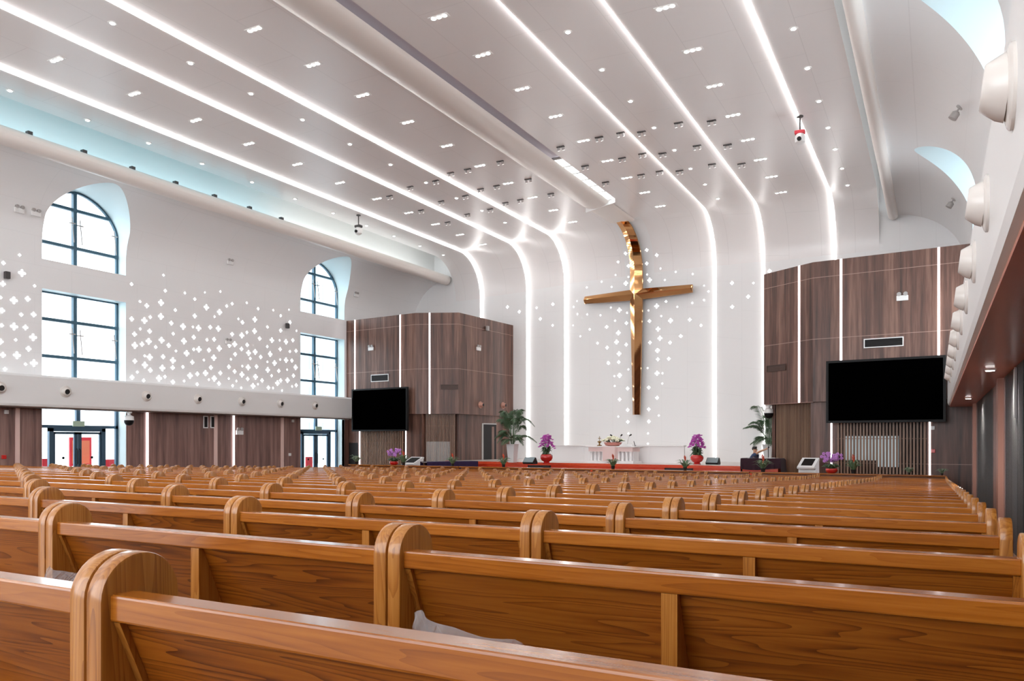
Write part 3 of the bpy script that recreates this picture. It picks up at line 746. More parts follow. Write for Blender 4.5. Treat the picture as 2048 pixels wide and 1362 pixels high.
# brown clad corner volumes beside the stage
def plan(poly, z0, z1):
    mb = MB(); mb.prism(poly, 'z', z0, z1); return mb
boxL = sroot('wall_stage_left'); boxR = sroot('wall_stage_right')
AL, AR = -5.79, -6.47; ALl, ARl = -5.62, -6.3
obj('upper_cladding', plan([(-13.05, AL), (-8.22, AL), (-6.5, -4.82), (-6.6, .3), (-13.05, .3)], 1.2, 5.76), M['walnut'], boxL)
obj('lower_cladding', plan([(-13.05, ALl), (-7.95, ALl), (-7.95, -5.0), (-6.8, -4.4), (-6.8, .3), (-13.05, .3)], -2.3, 1.2), M['walnut'], boxL)
obj('upper_cladding', plan([(7.22, -5.47), (9.05, AR), (13.75, AR), (13.75, .3), (7.22, .3)], 1.25, 5.76), M['walnut'], boxR)
obj('lower_cladding', plan([(8.2, .3), (8.2, -4.6), (7.46, -4.6), (7.46, -5.34), (7.58, -5.4), (7.58, -4.9), (8.95, -5.7), (8.95, ARl), (13.75, ARl), (13.75, .3)], -2.3, 1.25), M['walnut'], boxR)
for box, pl, zs in ((boxL, [(-13.05, AL), (-8.22, AL), (-6.5, -4.82), (-6.6, .3)], (5.24, 3.23)), (boxR, [(7.22, -5.47), (9.05, AR), (13.75, AR)], (5.25, 3.27))):
    for z in zs:
        mb = MB()
        for a, b in zip(pl, pl[1:]):
            d = Vector((b[0] - a[0], b[1] - a[1])).normalized(); nx, ny = d.y * .006, -d.x * .006
            mb.prism([(a[0], a[1]), (b[0], b[1]), (b[0] + nx, b[1] + ny), (a[0] + nx, a[1] + ny)], 'z', z - .008, z + .008)
        obj('panel_seam', mb, M['seam'], box)
mb = MB(); mb.prism([(7.215, -5.475), (9.05, AR - .006), (9.05, AR + .3), (7.215, -5.2)], 'z', 1.235, 1.25); obj('panel_seam', mb, M['seam'], boxR)
mb = MB(); mb.box(9.4, 13.7, ARl - .005, ARl, -.72, -.705); obj('panel_seam', mb, M['seam'], boxR)
def on_face(px, py, a, b):
    """survey point on the vertical plane through stage-frame points a and b; returns local point and outward angle"""
    d = Vector((b[0] - a[0], b[1] - a[1], 0)).normalized(); n = Vector((d.y, -d.x, 0))
    wn = Vector((n.x * CB + n.y * SB, -n.x * SB + n.y * CB, 0))
    return w2loc(onplane(px, py, loc2w(*a), wn)), math.atan2(d.y, d.x)
FA_L = ((-13, AL), (-8.22, AL)); FB_L = ((-8.22, AL), (-6.5, -4.82)); FC_L = ((-6.5, -4.82), (-6.6, .3)); FAl_L = ((-13, ALl), (-8, ALl))
FB_R = ((7.22, -5.47), (9.05, AR)); FA_R = ((9.05, AR), (13.7, AR)); FAl_R = ((9.05, ARl), (13.7, ARl))
FCl_L = ((-6.8, -4.4), (-6.8, .3))
def on_wall_thing(name, label, cat, px, py, face, group=None, off=0.0):
    p, a = on_face(px, py, *face); t = thing(name, label, cat, loc2w(p.x + off * math.sin(a), p.y - off * math.cos(a), p.z), -BE + a, group); return t
def led(face, px, z0, z1, label, w=.06):
    p, a = on_face(px, 700, *face); t_loc = loc2w(p.x, p.y, 0)
    mb = MB(); mb.box(-w / 2, w / 2, -.02, .01, z0, z1)
    o = obj('wall_light_strip', mb, M['led_wall'], None, t_loc, -BE + a); tag(o, label, 'light', 'vertical light strips')
led(FA_L, 710, 1.2, 5.76, 'vertical light strip on brown cladding by the window, running down behind the smaller screen')
led(FA_L, 800.6, 1.2, 5.76, 'vertical light strip meeting the smaller screen near its stage-side top corner')
led(FB_L, 859.4, 1.2, 5.76, 'vertical light strip on the angled brown face beside the smaller screen')
led(FAl_L, 719.5, -2, 1.2, 'short light strip under the smaller screen, window side of the slats', .05)
led(FAl_L, 812, -2, 1.2, 'short light strip under the smaller screen, behind the kiosk by lilac orchids', .05)
led(FB_R, 1598.5, 1.25, 5.76, 'vertical light strip on the angled brown face above the dome camera')
led(FA_R, 1682, 1.25, 5.76, 'vertical light strip above the larger screen, beside its stage-side corner')
led(FA_R, 1877.5, 1.25, 5.76, 'vertical light strip above the larger screen, by the close balcony')
led(FAl_R, 1663, -2, 1.25, 'short light strip under the larger screen, above the lilac orchids', .05)
led(FAl_R, 1859.5, -2, 1.25, 'short light strip under the larger screen, on the far side of the slats', .05)

# screens
def tv(x0, x1, z0, z1, ly, label):
    t = thing('wall_screen', label, 'screen', loc2w((x0 + x1) / 2, ly, (z0 + z1) / 2), -BE, 'black screens on the cladding'); w, h = (x1 - x0) / 2, (z1 - z0) / 2; b = .07
    mb = MB(); mb.box(-w, w, -.06, .06, -h, -h + b); mb.box(-w, w, -.06, .06, h - b, h); mb.box(-w, -w + b, -.06, .06, -h + b, h - b); mb.box(w - b, w, -.06, .06, -h + b, h - b); mb.box(-w + .02, w - .02, 0, .08, -h + .02, h - .02)
    obj('bezel', mb, M['black'], t)
    mb = MB(); mb.box(-w + b, w - b, -.035, -.01, -h + b, h - b); obj('screen_panel', mb, M['screen'], t)
    mb = MB(); mb.box(-.4, .4, .08, .26, -.3, .3); obj('wall_bracket', mb, M['dkgrey'], t)
tv(-11.86, -8.43, .43, 2.42, AL - .27, 'smaller black screen hung on brown cladding near the farther window')
tv(9.52, 12.84, .55, 2.51, AR - .27, 'larger black screen on brown cladding beside the close balcony')

# slat screens
def slats(name, a, b, z0, z1, n, label, frost=None, group='slatted panels'):
    d = Vector((b[0] - a[0], b[1] - a[1])); ln = d.length; an = math.atan2(d.y, d.x)
    t = thing('slat_panel', label, 'panel', loc2w(a[0], a[1], 0), -BE + an, group)
    mb = MB(); mb.box(0, ln, .05, .065, z0, z1); obj('backing', mb, M['dark'], t)
    mb = MB(); p = ln / n
    for i in range(n): mb.box(i * p + p * .22, i * p + p * .8, -.03, .03, z0, z1)
    obj('slat', mb, M['slat'], t)
    mb = MB(); mb.box(0, ln, -.012, .045, z1 - .55, z1 - .53); mb.box(0, ln, -.012, .045, z0 + .3, z0 + .32); obj('cross_rail', mb, M['slat'], t)
    if frost:
        for k, (u0, u1, za, zb) in enumerate(frost):
            mb = MB(); mb.box(u0, u1, .035 - k * .004, .048, za, zb); obj('frosted_pane', mb, M['frost'], t)
def lx_of(px, face): return on_face(px, 900, *face)[0].x
a = lx_of(724, FAl_L); b = lx_of(808, FAl_L)
slats('s', (a, ALl - .05), (b, ALl - .05), -2.0, .45, 26, 'slatted wood panel under the smaller screen')
slats('s', (-7.92, -5.42), (-6.74, -4.76), -2.0, 1.2, 22, 'slatted wood panel under the angled overhang behind the purple-draped table', [(.04, 1.1, -1.0, -.05)])
slats('s', (7.62, -5.36), (8.93, -6.06), -2.0, 1.25, 30, 'slatted wood panel under the overhang behind the upright piano')
a = lx_of(1674, FAl_R); b = lx_of(1853, FAl_R); w = b - a
slats('s', (a, ARl - .05), (b, ARl - .05), -2.0, .6, 27, 'slatted wood panel with pale glass behind, under the larger screen', [(w * .08, w * .7, -.62, .14), (w * .45, w * .7, -.82, .14)])

# inner doorways
t = sroot('door_3'); p = on_face(705, 900, *FAl_L)[0]; mb = MB(); mb.box(p.x - .4, p.x + .4, ALl - .01, ALl + .02, -2.1, -.11); obj('doorway', mb, M['dark'], t)
mb = MB(); mb.box(p.x - .45, p.x - .4, ALl - .03, ALl, -2.1, -.07); mb.box(p.x + .4, p.x + .45, ALl - .03, ALl, -2.1, -.07); mb.box(p.x - .45, p.x + .45, ALl - .03, ALl, -.11, -.06); obj('door_casing', mb, M['walnut'], t)
t = sroot('door_4'); pa = on_face(966, 900, *FCl_L)[0]; pb = on_face(992, 900, *FCl_L)[0]; zt = on_face(978, 849, *FCl_L)[0].z
mb = MB(); mb.box(-6.82, -6.78, pa.y, pb.y, STG, zt); obj('doorway', mb, M['dark'], t)
mb = MB(); mb.box(-6.83, -6.77, pa.y - .12, pa.y, STG, zt + .05); mb.box(-6.83, -6.77, pa.y, pb.y, zt, zt + .06); obj('door_casing', mb, M['grey'], t)
mb = MB(); mb.box(-6.79, -6.775, pa.y + .7, pb.y - .2, STG, zt - .1); obj('door_leaf', mb, M['walnut'], t)

# fittings on the cladding and walls
def vent(px, py, face, w, h, label, fm, im):
    t = on_wall_thing('wall_vent', label, 'vent', px, py, face, 'wall vents'); mb = MB(); b = min(w, h) * .2
    mb.box(-w, w, -.03, 0, -h, -h + b); mb.box(-w, w, -.03, 0, h - b, h); mb.box(-w, -w + b, -.03, 0, -h + b, h - b); mb.box(w - b, w, -.03, 0, -h + b, h - b); obj('frame', mb, fm, t)
    mb = MB(); mb.box(-w + b, w - b, -.012, 0, -h + b, h - b); obj('backing', mb, im, t); mb = MB()
    k = max(3, int(h / .03))
    for i in range(k): z = -h + b + (2 * h - 2 * b) * (i + .5) / k; mb.box(-w + b, w - b, -.022, -.012, z - .006, z + .006)
    obj('grille', mb, im if im != M['dark'] else M['black'], t)
vent(760, 756, FA_L, .55, .17, 'white framed slot vent above the smaller screen', M['plain_white'], M['dark'])
vent(1767, 685, FA_R, .56, .145, 'white framed slot vent above the larger screen', M['plain_white'], M['dark'])
vent(899, 774, FB_L, .4, .11, 'brown grille on the angled cladding beside the smaller screen', M['grille'], M['grille'])
vent(1553, 736, FB_R, .42, .11, 'brown grille on the angled cladding above the dome camera', M['grille'], M['grille'])
def em_light(loc, rz, label, s=1.0):
    t = thing('emergency_light', label, 'emergency light', loc, rz, 'emergency lights'); mb = MB(); mb.bbox(-.16 * s, .16 * s, -.07, 0, -.1 * s, .06 * s, .012); obj('battery_box', mb, M['plain_white'], t)
    for k in (-1, 1):
        mb = MB(); mb.lathe([(.03, .02), (.06 * s, .0), (.062 * s, -.05)], 12, Matrix.Translation((k * .09 * s, -.04, .11 * s)) @ Matrix.Rotation(-PI / 2.4, 4, 'X')); obj('lamp_head', mb, M['grey'], t)
for px, py, fc, lab in ((743, 697, FA_L, 'white twin-head emergency light above the smaller screen'), (956, 697, FC_L, 'white twin-head emergency light on the brown face over the stage door'), (1805, 595, FA_R, 'white twin-head emergency light above the larger screen')):
    p, a = on_face(px, py, *fc); em_light(loc2w(p.x, p.y, p.z), -BE + a, lab)
for px, py, lab in ((38, 420, 'emergency light on the window wall, first before the nearer arched window'), (71, 427, 'emergency light on the window wall, hard beside the nearer arched window'), (460, 525, 'emergency light on the white wall above the cross openings'), (455, 684, 'emergency light among the cross openings'), (712, 590, 'emergency light between the farther arched window and the brown cladding')):
    r = ray(px, py); p = r * (-24.95 / r.x); p = r * (vaultX(p.z) / r.x); em_light(Vector((vaultX(p.z) + .01, p.y, p.z)), PI / 2, lab, .9)
r = onX(478, 864, -24.93); em_light(r, PI / 2, 'emergency light on the brown wall under the window-side balcony', 1.1)
def wall_speaker(loc, rz, label, m=None):
    t = thing('wall_speaker', label, 'speaker', loc, rz, 'small wall speakers'); mb = MB(); mb.bbox(-.075, .075, -.15, -.03, -.11, .11, .015); obj('cabinet', mb, m or M['dkgrey'], t); mb = MB(); mb.box(-.03, .03, -.03, 0, -.05, .05); obj('bracket', mb, M['black'], t)
for px, py, lab in ((11, 551, 'small dark wall speaker among crosses before the nearer window'), (572, 652, 'small dark wall speaker beside the farther arched window')):
    wall_speaker(onX(px, py, -24.95), PI / 2, lab)
p = on_ly(769, 614, -.4)
wall_speaker(loc2w(p.x, -.4, p.z), -BE, 'small dark wall speaker above the brown cladding in the corner')
p = on_face(972, 657, *FC_L)[0]; wall_speaker(loc2w(p.x, p.y, p.z), -BE + PI / 2, 'small pale speaker high on the brown face over the stage door', M['grey'])
for i, px in enumerate((961, 1006)):
    p, a = on_face(px, 810 if i == 0 else 811, *FC_L); t = thing('cladding_nozzle', 'brown air nozzle above the stage door, %s' % ('nearer the slatted panel' if i == 0 else 'nearer the palm'), 'air vent', loc2w(p.x, p.y, p.z), -BE + a, 'brown nozzles')
    mb = MB(); mb.lathe([(.17, 0), (.16, .02), (.13, .03), (.11, .12), (.07, .16)], 20, Matrix.Rotation(PI / 2, 4, 'X')); obj('nozzle', mb, M['copper'], t)
    mb = MB(); mb.lathe([(.07, .155), (.07, .165)], 16, Matrix.Rotation(PI / 2, 4, 'X')); obj('throat', mb, M['dark'], t)
for px, lab in ((411, 'slim framed black slot on the brown wall, farther from the pink trim'), (425, 'slim framed black slot on the brown wall, hard beside the pink trim')):
    p = onX(px, 844, -24.93); t = thing('wall_slot', lab, 'vent', p, PI / 2, 'slim wall slots'); mb = MB(); mb.box(-.11, .11, -.02, 0, -.24, .24); obj('frame', mb, M['plain_white'], t); mb = MB(); mb.box(-.07, .07, -.03, -.019, -.2, .2); obj('slot', mb, M['dark'], t)
for px, py, lab, m in ((12, 824, 'small pale box high on the brown wall near the pink trim', 'plain_white'), (585, 842, 'small pink-white box on the brown wall beside the farther door', 'jet_white'), (579, 909, 'small white switch on the brown wall beside the farther door', 'plain_white'), (7, 914, 'small red alarm low on the brown window wall', 'pot_red')):
    p = onX(px, py, -24.93); t = thing('wall_box', lab, 'fitting', p, PI / 2, 'small wall fittings'); mb = MB(); mb.bbox(-.065, .065, -.05, 0, -.06, .06, .012); obj('cover', mb, M[m], t)
for px, py, lab, m in ((1866, 856, 'small white box beside the strip under the larger screen', 'plain_white'), (1867, 902, 'red fire alarm on the brown wall under the close balcony', 'pot_red')):
    p, a = on_face(px, py, *FAl_R); t = thing('wall_box', lab, 'fitting', loc2w(p.x, p.y, p.z), -BE + a, 'small wall fittings'); mb = MB(); mb.bbox(-.05, .05, -.05, 0, -.055, .055, .01); obj('cover', mb, M[m], t)
p = onX(575, 554, -24.9); t = thing('round_sensor', 'round white disc on the window wall before the farther arch', 'fitting', p, 0); mb = MB(); mb.lathe([(.16, 0), (.15, .04), (.05, .06)], 20, Matrix.Rotation(PI / 2, 4, 'Y')); obj('cover', mb, M['jet_white'], t)
def dome(loc, label):
    t = thing('dome_camera', label, 'camera', loc, 0, 'dome cameras'); mb = MB(); mb.lathe([(.1, 0), (.1, -.05), (.05, -.06), (.05, -.12), (.15, -.17), (.16, -.3)], 20); obj('housing', mb, M['plain_white'], t)
    mb = MB(); mb.lathe([(.155, -.3), (.15, -.38), (.11, -.45), (.05, -.48), (.001, -.485)], 20); obj('dome', mb, M['black'], t)
p = onX(258, 823, -24.5); dome(Vector((p.x, p.y, 1.0)), 'white dome camera under the window-side balcony by the nearer door')
p = loc2w(7.35, -5.35, 1.25); dome(p, 'dome camera with black bowl under the brown overhang near the palm')
def hung(loc, label, red):
    t = thing('hanging_camera', label, 'camera', loc, 0, 'cameras hung from the ceiling'); mb = MB(); mb.tube([(0, 0, 0), (0, 0, -.42)], .022, 8); mb.lathe([(.09, 0), (.09, -.03)], 14); obj('drop_pole', mb, M['dkgrey'], t)
    mb = MB(); mb.bbox(-.14, .14, -.1, .1, -.52, -.42, .02); obj('yoke', mb, M['sign_red'] if red else M['dkgrey'], t)
    mb = MB(); mb.lathe([(.1, -.52), (.15, -.6), (.14, -.76), (.06, -.82)], 18); obj('body', mb, M['plain_white'], t)
    mb = MB(); mb.lathe([(.06, 0), (.06, .06)], 12, Matrix.Translation((0, -.12, -.7)) @ Matrix.Rotation(PI / 2, 4, 'X')); obj('lens', mb, M['black'], t)
p, n = hit_ceiling(1600, 232); hung(p, 'white camera hung beside the light strip by the camera-side vault', True)
p, n = hit_ceiling(717, 430); hung(p, 'white camera hung beside the light strip by the window wall', False)
for px, py, lab in ((1920, 214, 'grey spotlight on the camera-side vault between the two arched openings'), (1908, 398, 'small grey spotlight on the vault beside the farther arched opening')):
    r = ray(px, py); tt = 3.0
    while tt < 40:
        q = r * tt
        if q.z > VZ and q.x > -24 - vaultX(min(q.z, ztop)): break
        tt += .01
    t = thing('vault_spotlight', lab, 'spotlight', q, 0, 'vault spotlights'); mb = MB(); mb.lathe([(.08, 0), (.08, -.03)], 14, Matrix.Rotation(.8, 4, 'Y')); mb.tube([(0, 0, 0), (-.08, 0, -.12)], .02, 8); obj('base', mb, M['grey'], t)
    mb = MB(); mb.lathe([(.05, .08), (.09, .04), (.095, -.1)], 14, Matrix.Translation((-.1, 0, -.16)) @ Matrix.Rotation(.6, 4, 'Y')); obj('lamp_head', mb, M['grey'], t)

# ------------------------------------------------------------------ the gilded cross
t = thing('wall_cross', 'large polished gold cross with bent top on the white stage wall', 'cross', loc2w(.16, -.3, 6.58), -BE)
def bar(pts, mb):
    """pts: (centre, half width vector, outward vector): bevelled bar with a raised ridge"""
    rows = []
    for c_, h, o in pts:
        c_, h, o = Vector(c_), Vector(h), Vector(o); rows.append([c_ - h, c_ - h + o * .35, c_ + o, c_ + h + o * .35, c_ + h, c_ - h])
    mb.grid(rows, False)
    for r in (rows[0], rows[-1]): mb.add(r[:5], [(0, 1, 2, 3, 4)])
mb = MB(); pts = []
zb, zt = -5.42, 3.2
for i in range(121):
    u = i / 120; z = zb + (zt - zb) * u; zw = 6.58 + z
    hw = .165 + .135 * min(1, u / .63) if u < .63 else .30 - .03 * (u - .63) / .37
    yo = 0.0
    if zw > 7.58: 
        q = min(1.0, (zw - 7.58) / 2.0); yo = -(2.0 - 2.0 * math.sqrt(max(0, 1 - q * q))) * 1.0
    pts.append(((0, yo, z), (hw, 0, 0), (0, -.3, 0)))
bar(pts, mb); obj('upright', mb, M['gold'], t)
mb = MB(); bar([((-2.62, 0, 0), (0, 0, .17), (0, -.22, 0)), ((-2.6, 0, 0), (0, 0, .172), (0, -.24, 0)), ((0, 0, 0), (0, 0, .25), (0, -.27, 0)), ((2.6, 0, 0), (0, 0, .172), (0, -.24, 0)), ((2.62, 0, 0), (0, 0, .17), (0, -.22, 0))], mb); obj('crossbar', mb, M['gold'], t)
mb = MB()
for z in (-3, 1.0): mb.box(-.05, .05, 0, .32, z, z + .2)
obj('wall_fixing', mb, M['dkgrey'], t)

# ------------------------------------------------------------------ altar, low screen wall, pots, monitors on stage
def at_stage(px, py): p = onZ(px, py, STG); return w2loc(p)
def st_loc(lx, ly, z=STG): return loc2w(lx, ly, z)
xa = on_ly(1108, 900, -3.2).x; xb = on_ly(1368, 900, -3.2).x; zt = STG + .68
t = thing('low_screen_wall', 'long low white panelled screen wall behind the altar', 'screen wall', st_loc((xa + xb) / 2, -3.2), -BE); w = (xb - xa) / 2
mb = MB(); mb.box(-w, w, -.1, .1, 0, zt - STG); obj('panel', mb, M['marble'], t)
mb = MB(); mb.bbox(-w - .05, w + .05, -.15, .15, zt - STG, zt - STG + .05, .012); obj('cap', mb, M['marble'], t)
mb = MB(); mb.box(-w, w, -.13, .13, 0, .09); obj('plinth', mb, M['marble'], t)
mb = MB()
for k in range(5): mb.box(-w + k * w / 2 - .05, -w + k * w / 2 + .05, -.12, -.1, .09, zt - STG)
obj('pilaster', mb, M['marble'], t)
pA = on_ly(1180, 900, -4.0).x; pB = on_ly(1278, 900, -4.0).x; zt = on_ly(1229, 892, -4.0).z; H = zt - STG
alt = thing('altar_table', 'white altar table with pink frieze and row of slim columns', 'altar', st_loc((pA + pB) / 2, -4.0), -BE); w = (pB - pA) / 2 - .12
mb = MB(); mb.bbox(-w - .12, w + .12, -.42, .42, H - .05, H, .012); obj('altar_top', mb, M['marble'], alt)
mb = MB(); mb.box(-w, w, -.36, .36, H - .22, H - .05); obj('frieze', mb, M['pink_marble'], alt)
mb = MB(); mb.bbox(-w - .06, w + .06, -.42, .42, 0, .1, .01); obj('plinth', mb, M['marble'], alt)
mb = MB(); mb.box(-w + .02, w - .02, -.2, .3, .1, H - .22); obj('core', mb, M['marble'], alt)
col0 = MB(); col0.lathe([(.06, .1), (.06, .13), (.045, .15), (.04, .5), (.042, H - .27), (.06, H - .25), (.06, H - .22)], 12); me = col0.mesh('column')
for k in range(11):
    x = -w + .1 + k * (2 * w - .2) / 10
    if abs(x) < .3: continue
    o = obj('column', me, M['marble'], alt, (x, -.29, 0))
mb = MB(); mb.prism([(-.27, -.5), (.27, -.5), (.33, -.3), (.33, .1), (-.33, .1), (-.33, -.3)], 'z', .1, H - .02); obj('centre_pier', mb, M['pink_marble'], alt)
# pulpit flower box on the altar
vz = zt
t = thing('flower_bowl', 'peach bowl of white flowers on the middle of the altar', 'flowers', st_loc((pA + pB) / 2, -4.1, zt), -BE)
mb = MB(); mb.lathe([(.2, 0), (.3, .02), (.37, .14), (.39, .15), (.36, .13), (.2, .1)], 24); obj('bowl', mb, M['peach'], t)
rnd = random.Random(3); mb = MB(); lf = MB()
for k in range(46):
    a = rnd.random() * 2 * PI; rr = .36 * math.sqrt(rnd.random()); z = .2 + .17 * (1 - (rr / .38) ** 2) * rnd.uniform(.6, 1.2)
    mb.ball((rr * math.cos(a) * 1.25, rr * math.sin(a), z), rnd.uniform(.045, .07), 7, 4, (1, 1, .7))
obj('blossom', mb, M['flower_white'], t)
for k in range(16):
    a = rnd.random() * 2 * PI; d = Vector((math.cos(a), math.sin(a), 0)); lf.tube([d * .2 + Vector((0, 0, .14)), d * .38 + Vector((0, 0, .24)), d * .5 + Vector((0, 0, .2))], [.01, .03, .004], 5)
obj('foliage', lf, M['leaf'], t)
for i, (px, lean) in enumerate(((1215, -.05), (1232, .07), (1249, .1))):
    p = on_ly(px, 889, -4.1); t = thing('gooseneck_microphone', 'gooseneck microphone on the altar, %s' % ('at the window-side edge of the flower bowl', 'behind the flower bowl', 'just past the flower bowl toward the person')[i], 'microphone', st_loc(p.x - lean, -3.62, zt), -BE, 'gooseneck microphones')
    mb = MB(); mb.lathe([(.06, 0), (.06, .02), (.01, .025)], 12); obj('base', mb, M['black'], t)
    mb = MB(); mb.tube([(0, 0, .02), (lean * .3, 0, .25), (lean * 1.2, -.04, .42)], .009, 6); obj('gooseneck', mb, M['grey'], t)
    mb = MB(); mb.tube([(lean * 1.2, -.04, .42), (lean * 2.2, -.1, .46)], [.025, .03], 8); obj('capsule', mb, M['black'], t)
p = on_ly(1199, 891, -4.0); t = thing('candle_stand', 'small brass cross stand on the window-side end of the altar', 'ornament', st_loc(p.x, -4.0, zt), -BE)
mb = MB(); mb.lathe([(.11, 0), (.1, .03), (.03, .05), (.03, .12), (.09, .16), (.08, .19), (.015, .21), (.012, .4)], 14); obj('stand', mb, M['brass'], t)
mb = MB(); mb.box(-.06, .06, -.012, .012, .3, .325); obj('cross_arm', mb, M['brass'], t)
p = on_ly(1270, 891, -4.0); t = thing('desk_pen_stand', 'small dark upright stand at the far end of the altar top', 'ornament', st_loc(p.x, -4.0, zt), -BE); mb = MB(); mb.tube([(0, 0, 0), (-.05, 0, .2)], [.02, .012], 8); mb.lathe([(.05, 0), (.05, .015)], 12); obj('stand', mb, M['black'], t)
p = on_ly(1257, 889, -4.0); t = thing('open_book', 'open white book lying on the altar beside the flowers', 'book', st_loc(p.x, -4.05, zt), -BE); mb = MB()
mb.prism([(-.28, 0), (0, .01), (.28, 0), (.28, .05), (.14, .075), (0, .045), (-.14, .075), (-.28, .05)], 'y', -.2, .2); obj('pages', mb, M['marble'], t)

def flower_pot(px, py, label):
    p = at_stage(px, py); t = thing('potted_orchid', label, 'potted plant', st_loc(p.x, p.y), -BE, 'magenta orchid pots on stage'); rnd = random.Random(px); t.scale = (.72, .72, .72)
    mb = MB(); mb.lathe([(.2, 0), (.21, .05), (.15, .08), (.16, .1), (.28, .18), (.345, .3), (.345, .4), (.29, .5), (.27, .51), (.23, .48), (.23, .44)], 28); obj('pot', mb, M['pot_red'], t)
    mb = MB()
    for k in range(34):
        a = rnd.random() * 2 * PI; d = Vector((math.cos(a), math.sin(a), 0)); h = rnd.uniform(.5, .95); r = rnd.uniform(.2, .42)
        mb.tube([Vector((0, 0, .42)) + d * .08, Vector((0, 0, h)) + d * r * .6, Vector((0, 0, h - rnd.uniform(.02, .18))) + d * r], [.012, .055, .004], 5)
    obj('foliage', mb, M['leaf'], t)
    mb = MB(); st = MB()
    for k in range(26):
        a = 2 * PI * k / 26 * 7.3 + rnd.random() * .3; d = Vector((math.cos(a), math.sin(a), 0)); u = k / 25; top = .95 + .62 * u; r = (.44 - .27 * u) * rnd.uniform(.8, 1.1)
        st.tube([d * .04 + Vector((0, 0, .45)), d * r * .4 + Vector((0, 0, top * .85)), d * r + Vector((0, 0, top))], .006, 5)
        for j in range(4):
            c_ = d * (r * (.7 + .12 * j)) + Vector((rnd.uniform(-.06, .06), rnd.uniform(-.06, .06), top + .03 - .035 * j + rnd.uniform(-.03, .03)))
            b = rnd.uniform(0, PI)
            for q in range(5):
                an = b + q * 2 * PI / 5; e = Vector((math.cos(an), math.sin(an), math.sin(an) * .4)) * .045
                mb.ball(c_ + e, .036, 5, 3, (1, .8, .6))
    obj('stem', st, M['leaf'], t); obj('blossom', mb, M['orchid'], t)
flower_pot(1093, 927, 'magenta orchid in round red pot at the window-side end of the low screen wall')
flower_pot(1394, 929, 'magenta orchid in round red pot beside the floor monitor nearer the person')
def monitor(px, py, label, s):
    p = at_stage(px, py); t = thing('floor_monitor', label, 'speaker', st_loc(p.x, p.y), -BE, 'stage monitors'); t.scale = (.62, .62, .62)
    mb = MB(); mb.prism([(-.2, .0), (.28, .0), (.3, .1), (.12, .4), (.02, .42), (-.28, .12), (-.28, .06)], 'x', -.38, .38); obj('cabinet', mb, M['black'], t)
    mb = MB(); a = Vector((0, -.285, .125)); b = Vector((0, .015, .43)); mb.add([(-.36, a.y, a.z), (.36, a.y, a.z), (.36, b.y, b.z), (-.36, b.y, b.z), (-.36, a.y + .03, a.z - .02), (.36, a.y + .03, a.z - .02), (.36, b.y + .03, b.z - .02), (-.36, b.y + .03, b.z - .02)], [(0, 1, 2, 3), (0, 4, 5, 1), (1, 5, 6, 2), (2, 6, 7, 3), (3, 7, 4, 0)]); obj('grille', mb, M['speaker'], t)
monitor(1060, 928, 'black wedge monitor on stage beside the white palm pot', 1)
monitor(1426, 929, 'black wedge monitor on stage between the orchid pot and the covered piano', 1)
def palm(px, py, label, seed, hgt=2.3):
    p = at_stage(px, py); t = thing('potted_palm', label, 'potted plant', st_loc(p.x, p.y), -BE, 'tall palms'); rnd = random.Random(seed)
    mb = MB()
    rows = []
    for z, r in ((0, .125), (.02, .13), (.74, .185), (.77, .19), (.77, .155), (.7, .15)):
        rows.append([(-r, -r, z), (r, -r, z), (r, r, z), (-r, r, z), (-r, -r, z)])
    mb.grid(rows, False); obj('planter', mb, M['pot_white'], t)
    mb = MB(); mb.box(-.15, .15, -.15, .15, .68, .71); obj('soil', mb, M['dark'], t)
    stm = MB(); lf = MB()
    for k in range(20):
        a = 2 * PI * k / 20 * 3.1 + rnd.random(); d = Vector((math.cos(a), math.sin(a), 0)); h = rnd.uniform(1.0, hgt + .1); r = rnd.uniform(.45, 1.0); droop = rnd.uniform(.1, .5)
        pts = []
        for i in range(9):
            u = i / 8; pts.append(Vector((0, 0, .71)) + d * (.05 + r * u ** 1.6) + Vector((0, 0, (h - .71) * math.sin(u * 1.9) / math.sin(1.57) - droop * u ** 3)))
        stm.tube(pts, [.016 * (1 - .8 * i / 8) for i in range(9)], 5)
        for i in range(12, 40):
            u = i / 40; j = int(u * 8); q = pts[j].lerp(pts[j + 1], u * 8 - j); tg = (pts[j + 1] - pts[j]).normalized(); sd = tg.cross(Vector((0, 0, 1)))
            if sd.length < .05: continue
            sd.normalize(); ll = .34 * math.sin(PI * (u * .85 + .12)) + .05
            for sg in (-1, 1):
                e = q + (sd * sg * .75 + tg * .6 - Vector((0, 0, .35))).normalized() * ll; m_ = q.lerp(e, .45) + Vector((0, 0, .03)); wv = tg * .018
                lf.add([q, m_ - wv, e, m_ + wv, m_ + Vector((0, 0, .012))], [(0, 1, 4), (1, 2, 4), (2, 3, 4), (3, 0, 4), (0, 3, 2, 1)])
    obj('stem', stm, M['leaf3'], t); obj('frond', lf, M['leaf2'], t)
palm(1025, 925, 'tall palm in white square planter against the white wall by the stage door', 5)
palm(1537, 926.2, 'tall palm in white planter half hidden behind the brown pillar', 9)

# ------------------------------------------------------------------ floor-level pieces in front of the stage
def w_at(px, Y): r = ray(px, 900); return r * (Y / r.y)
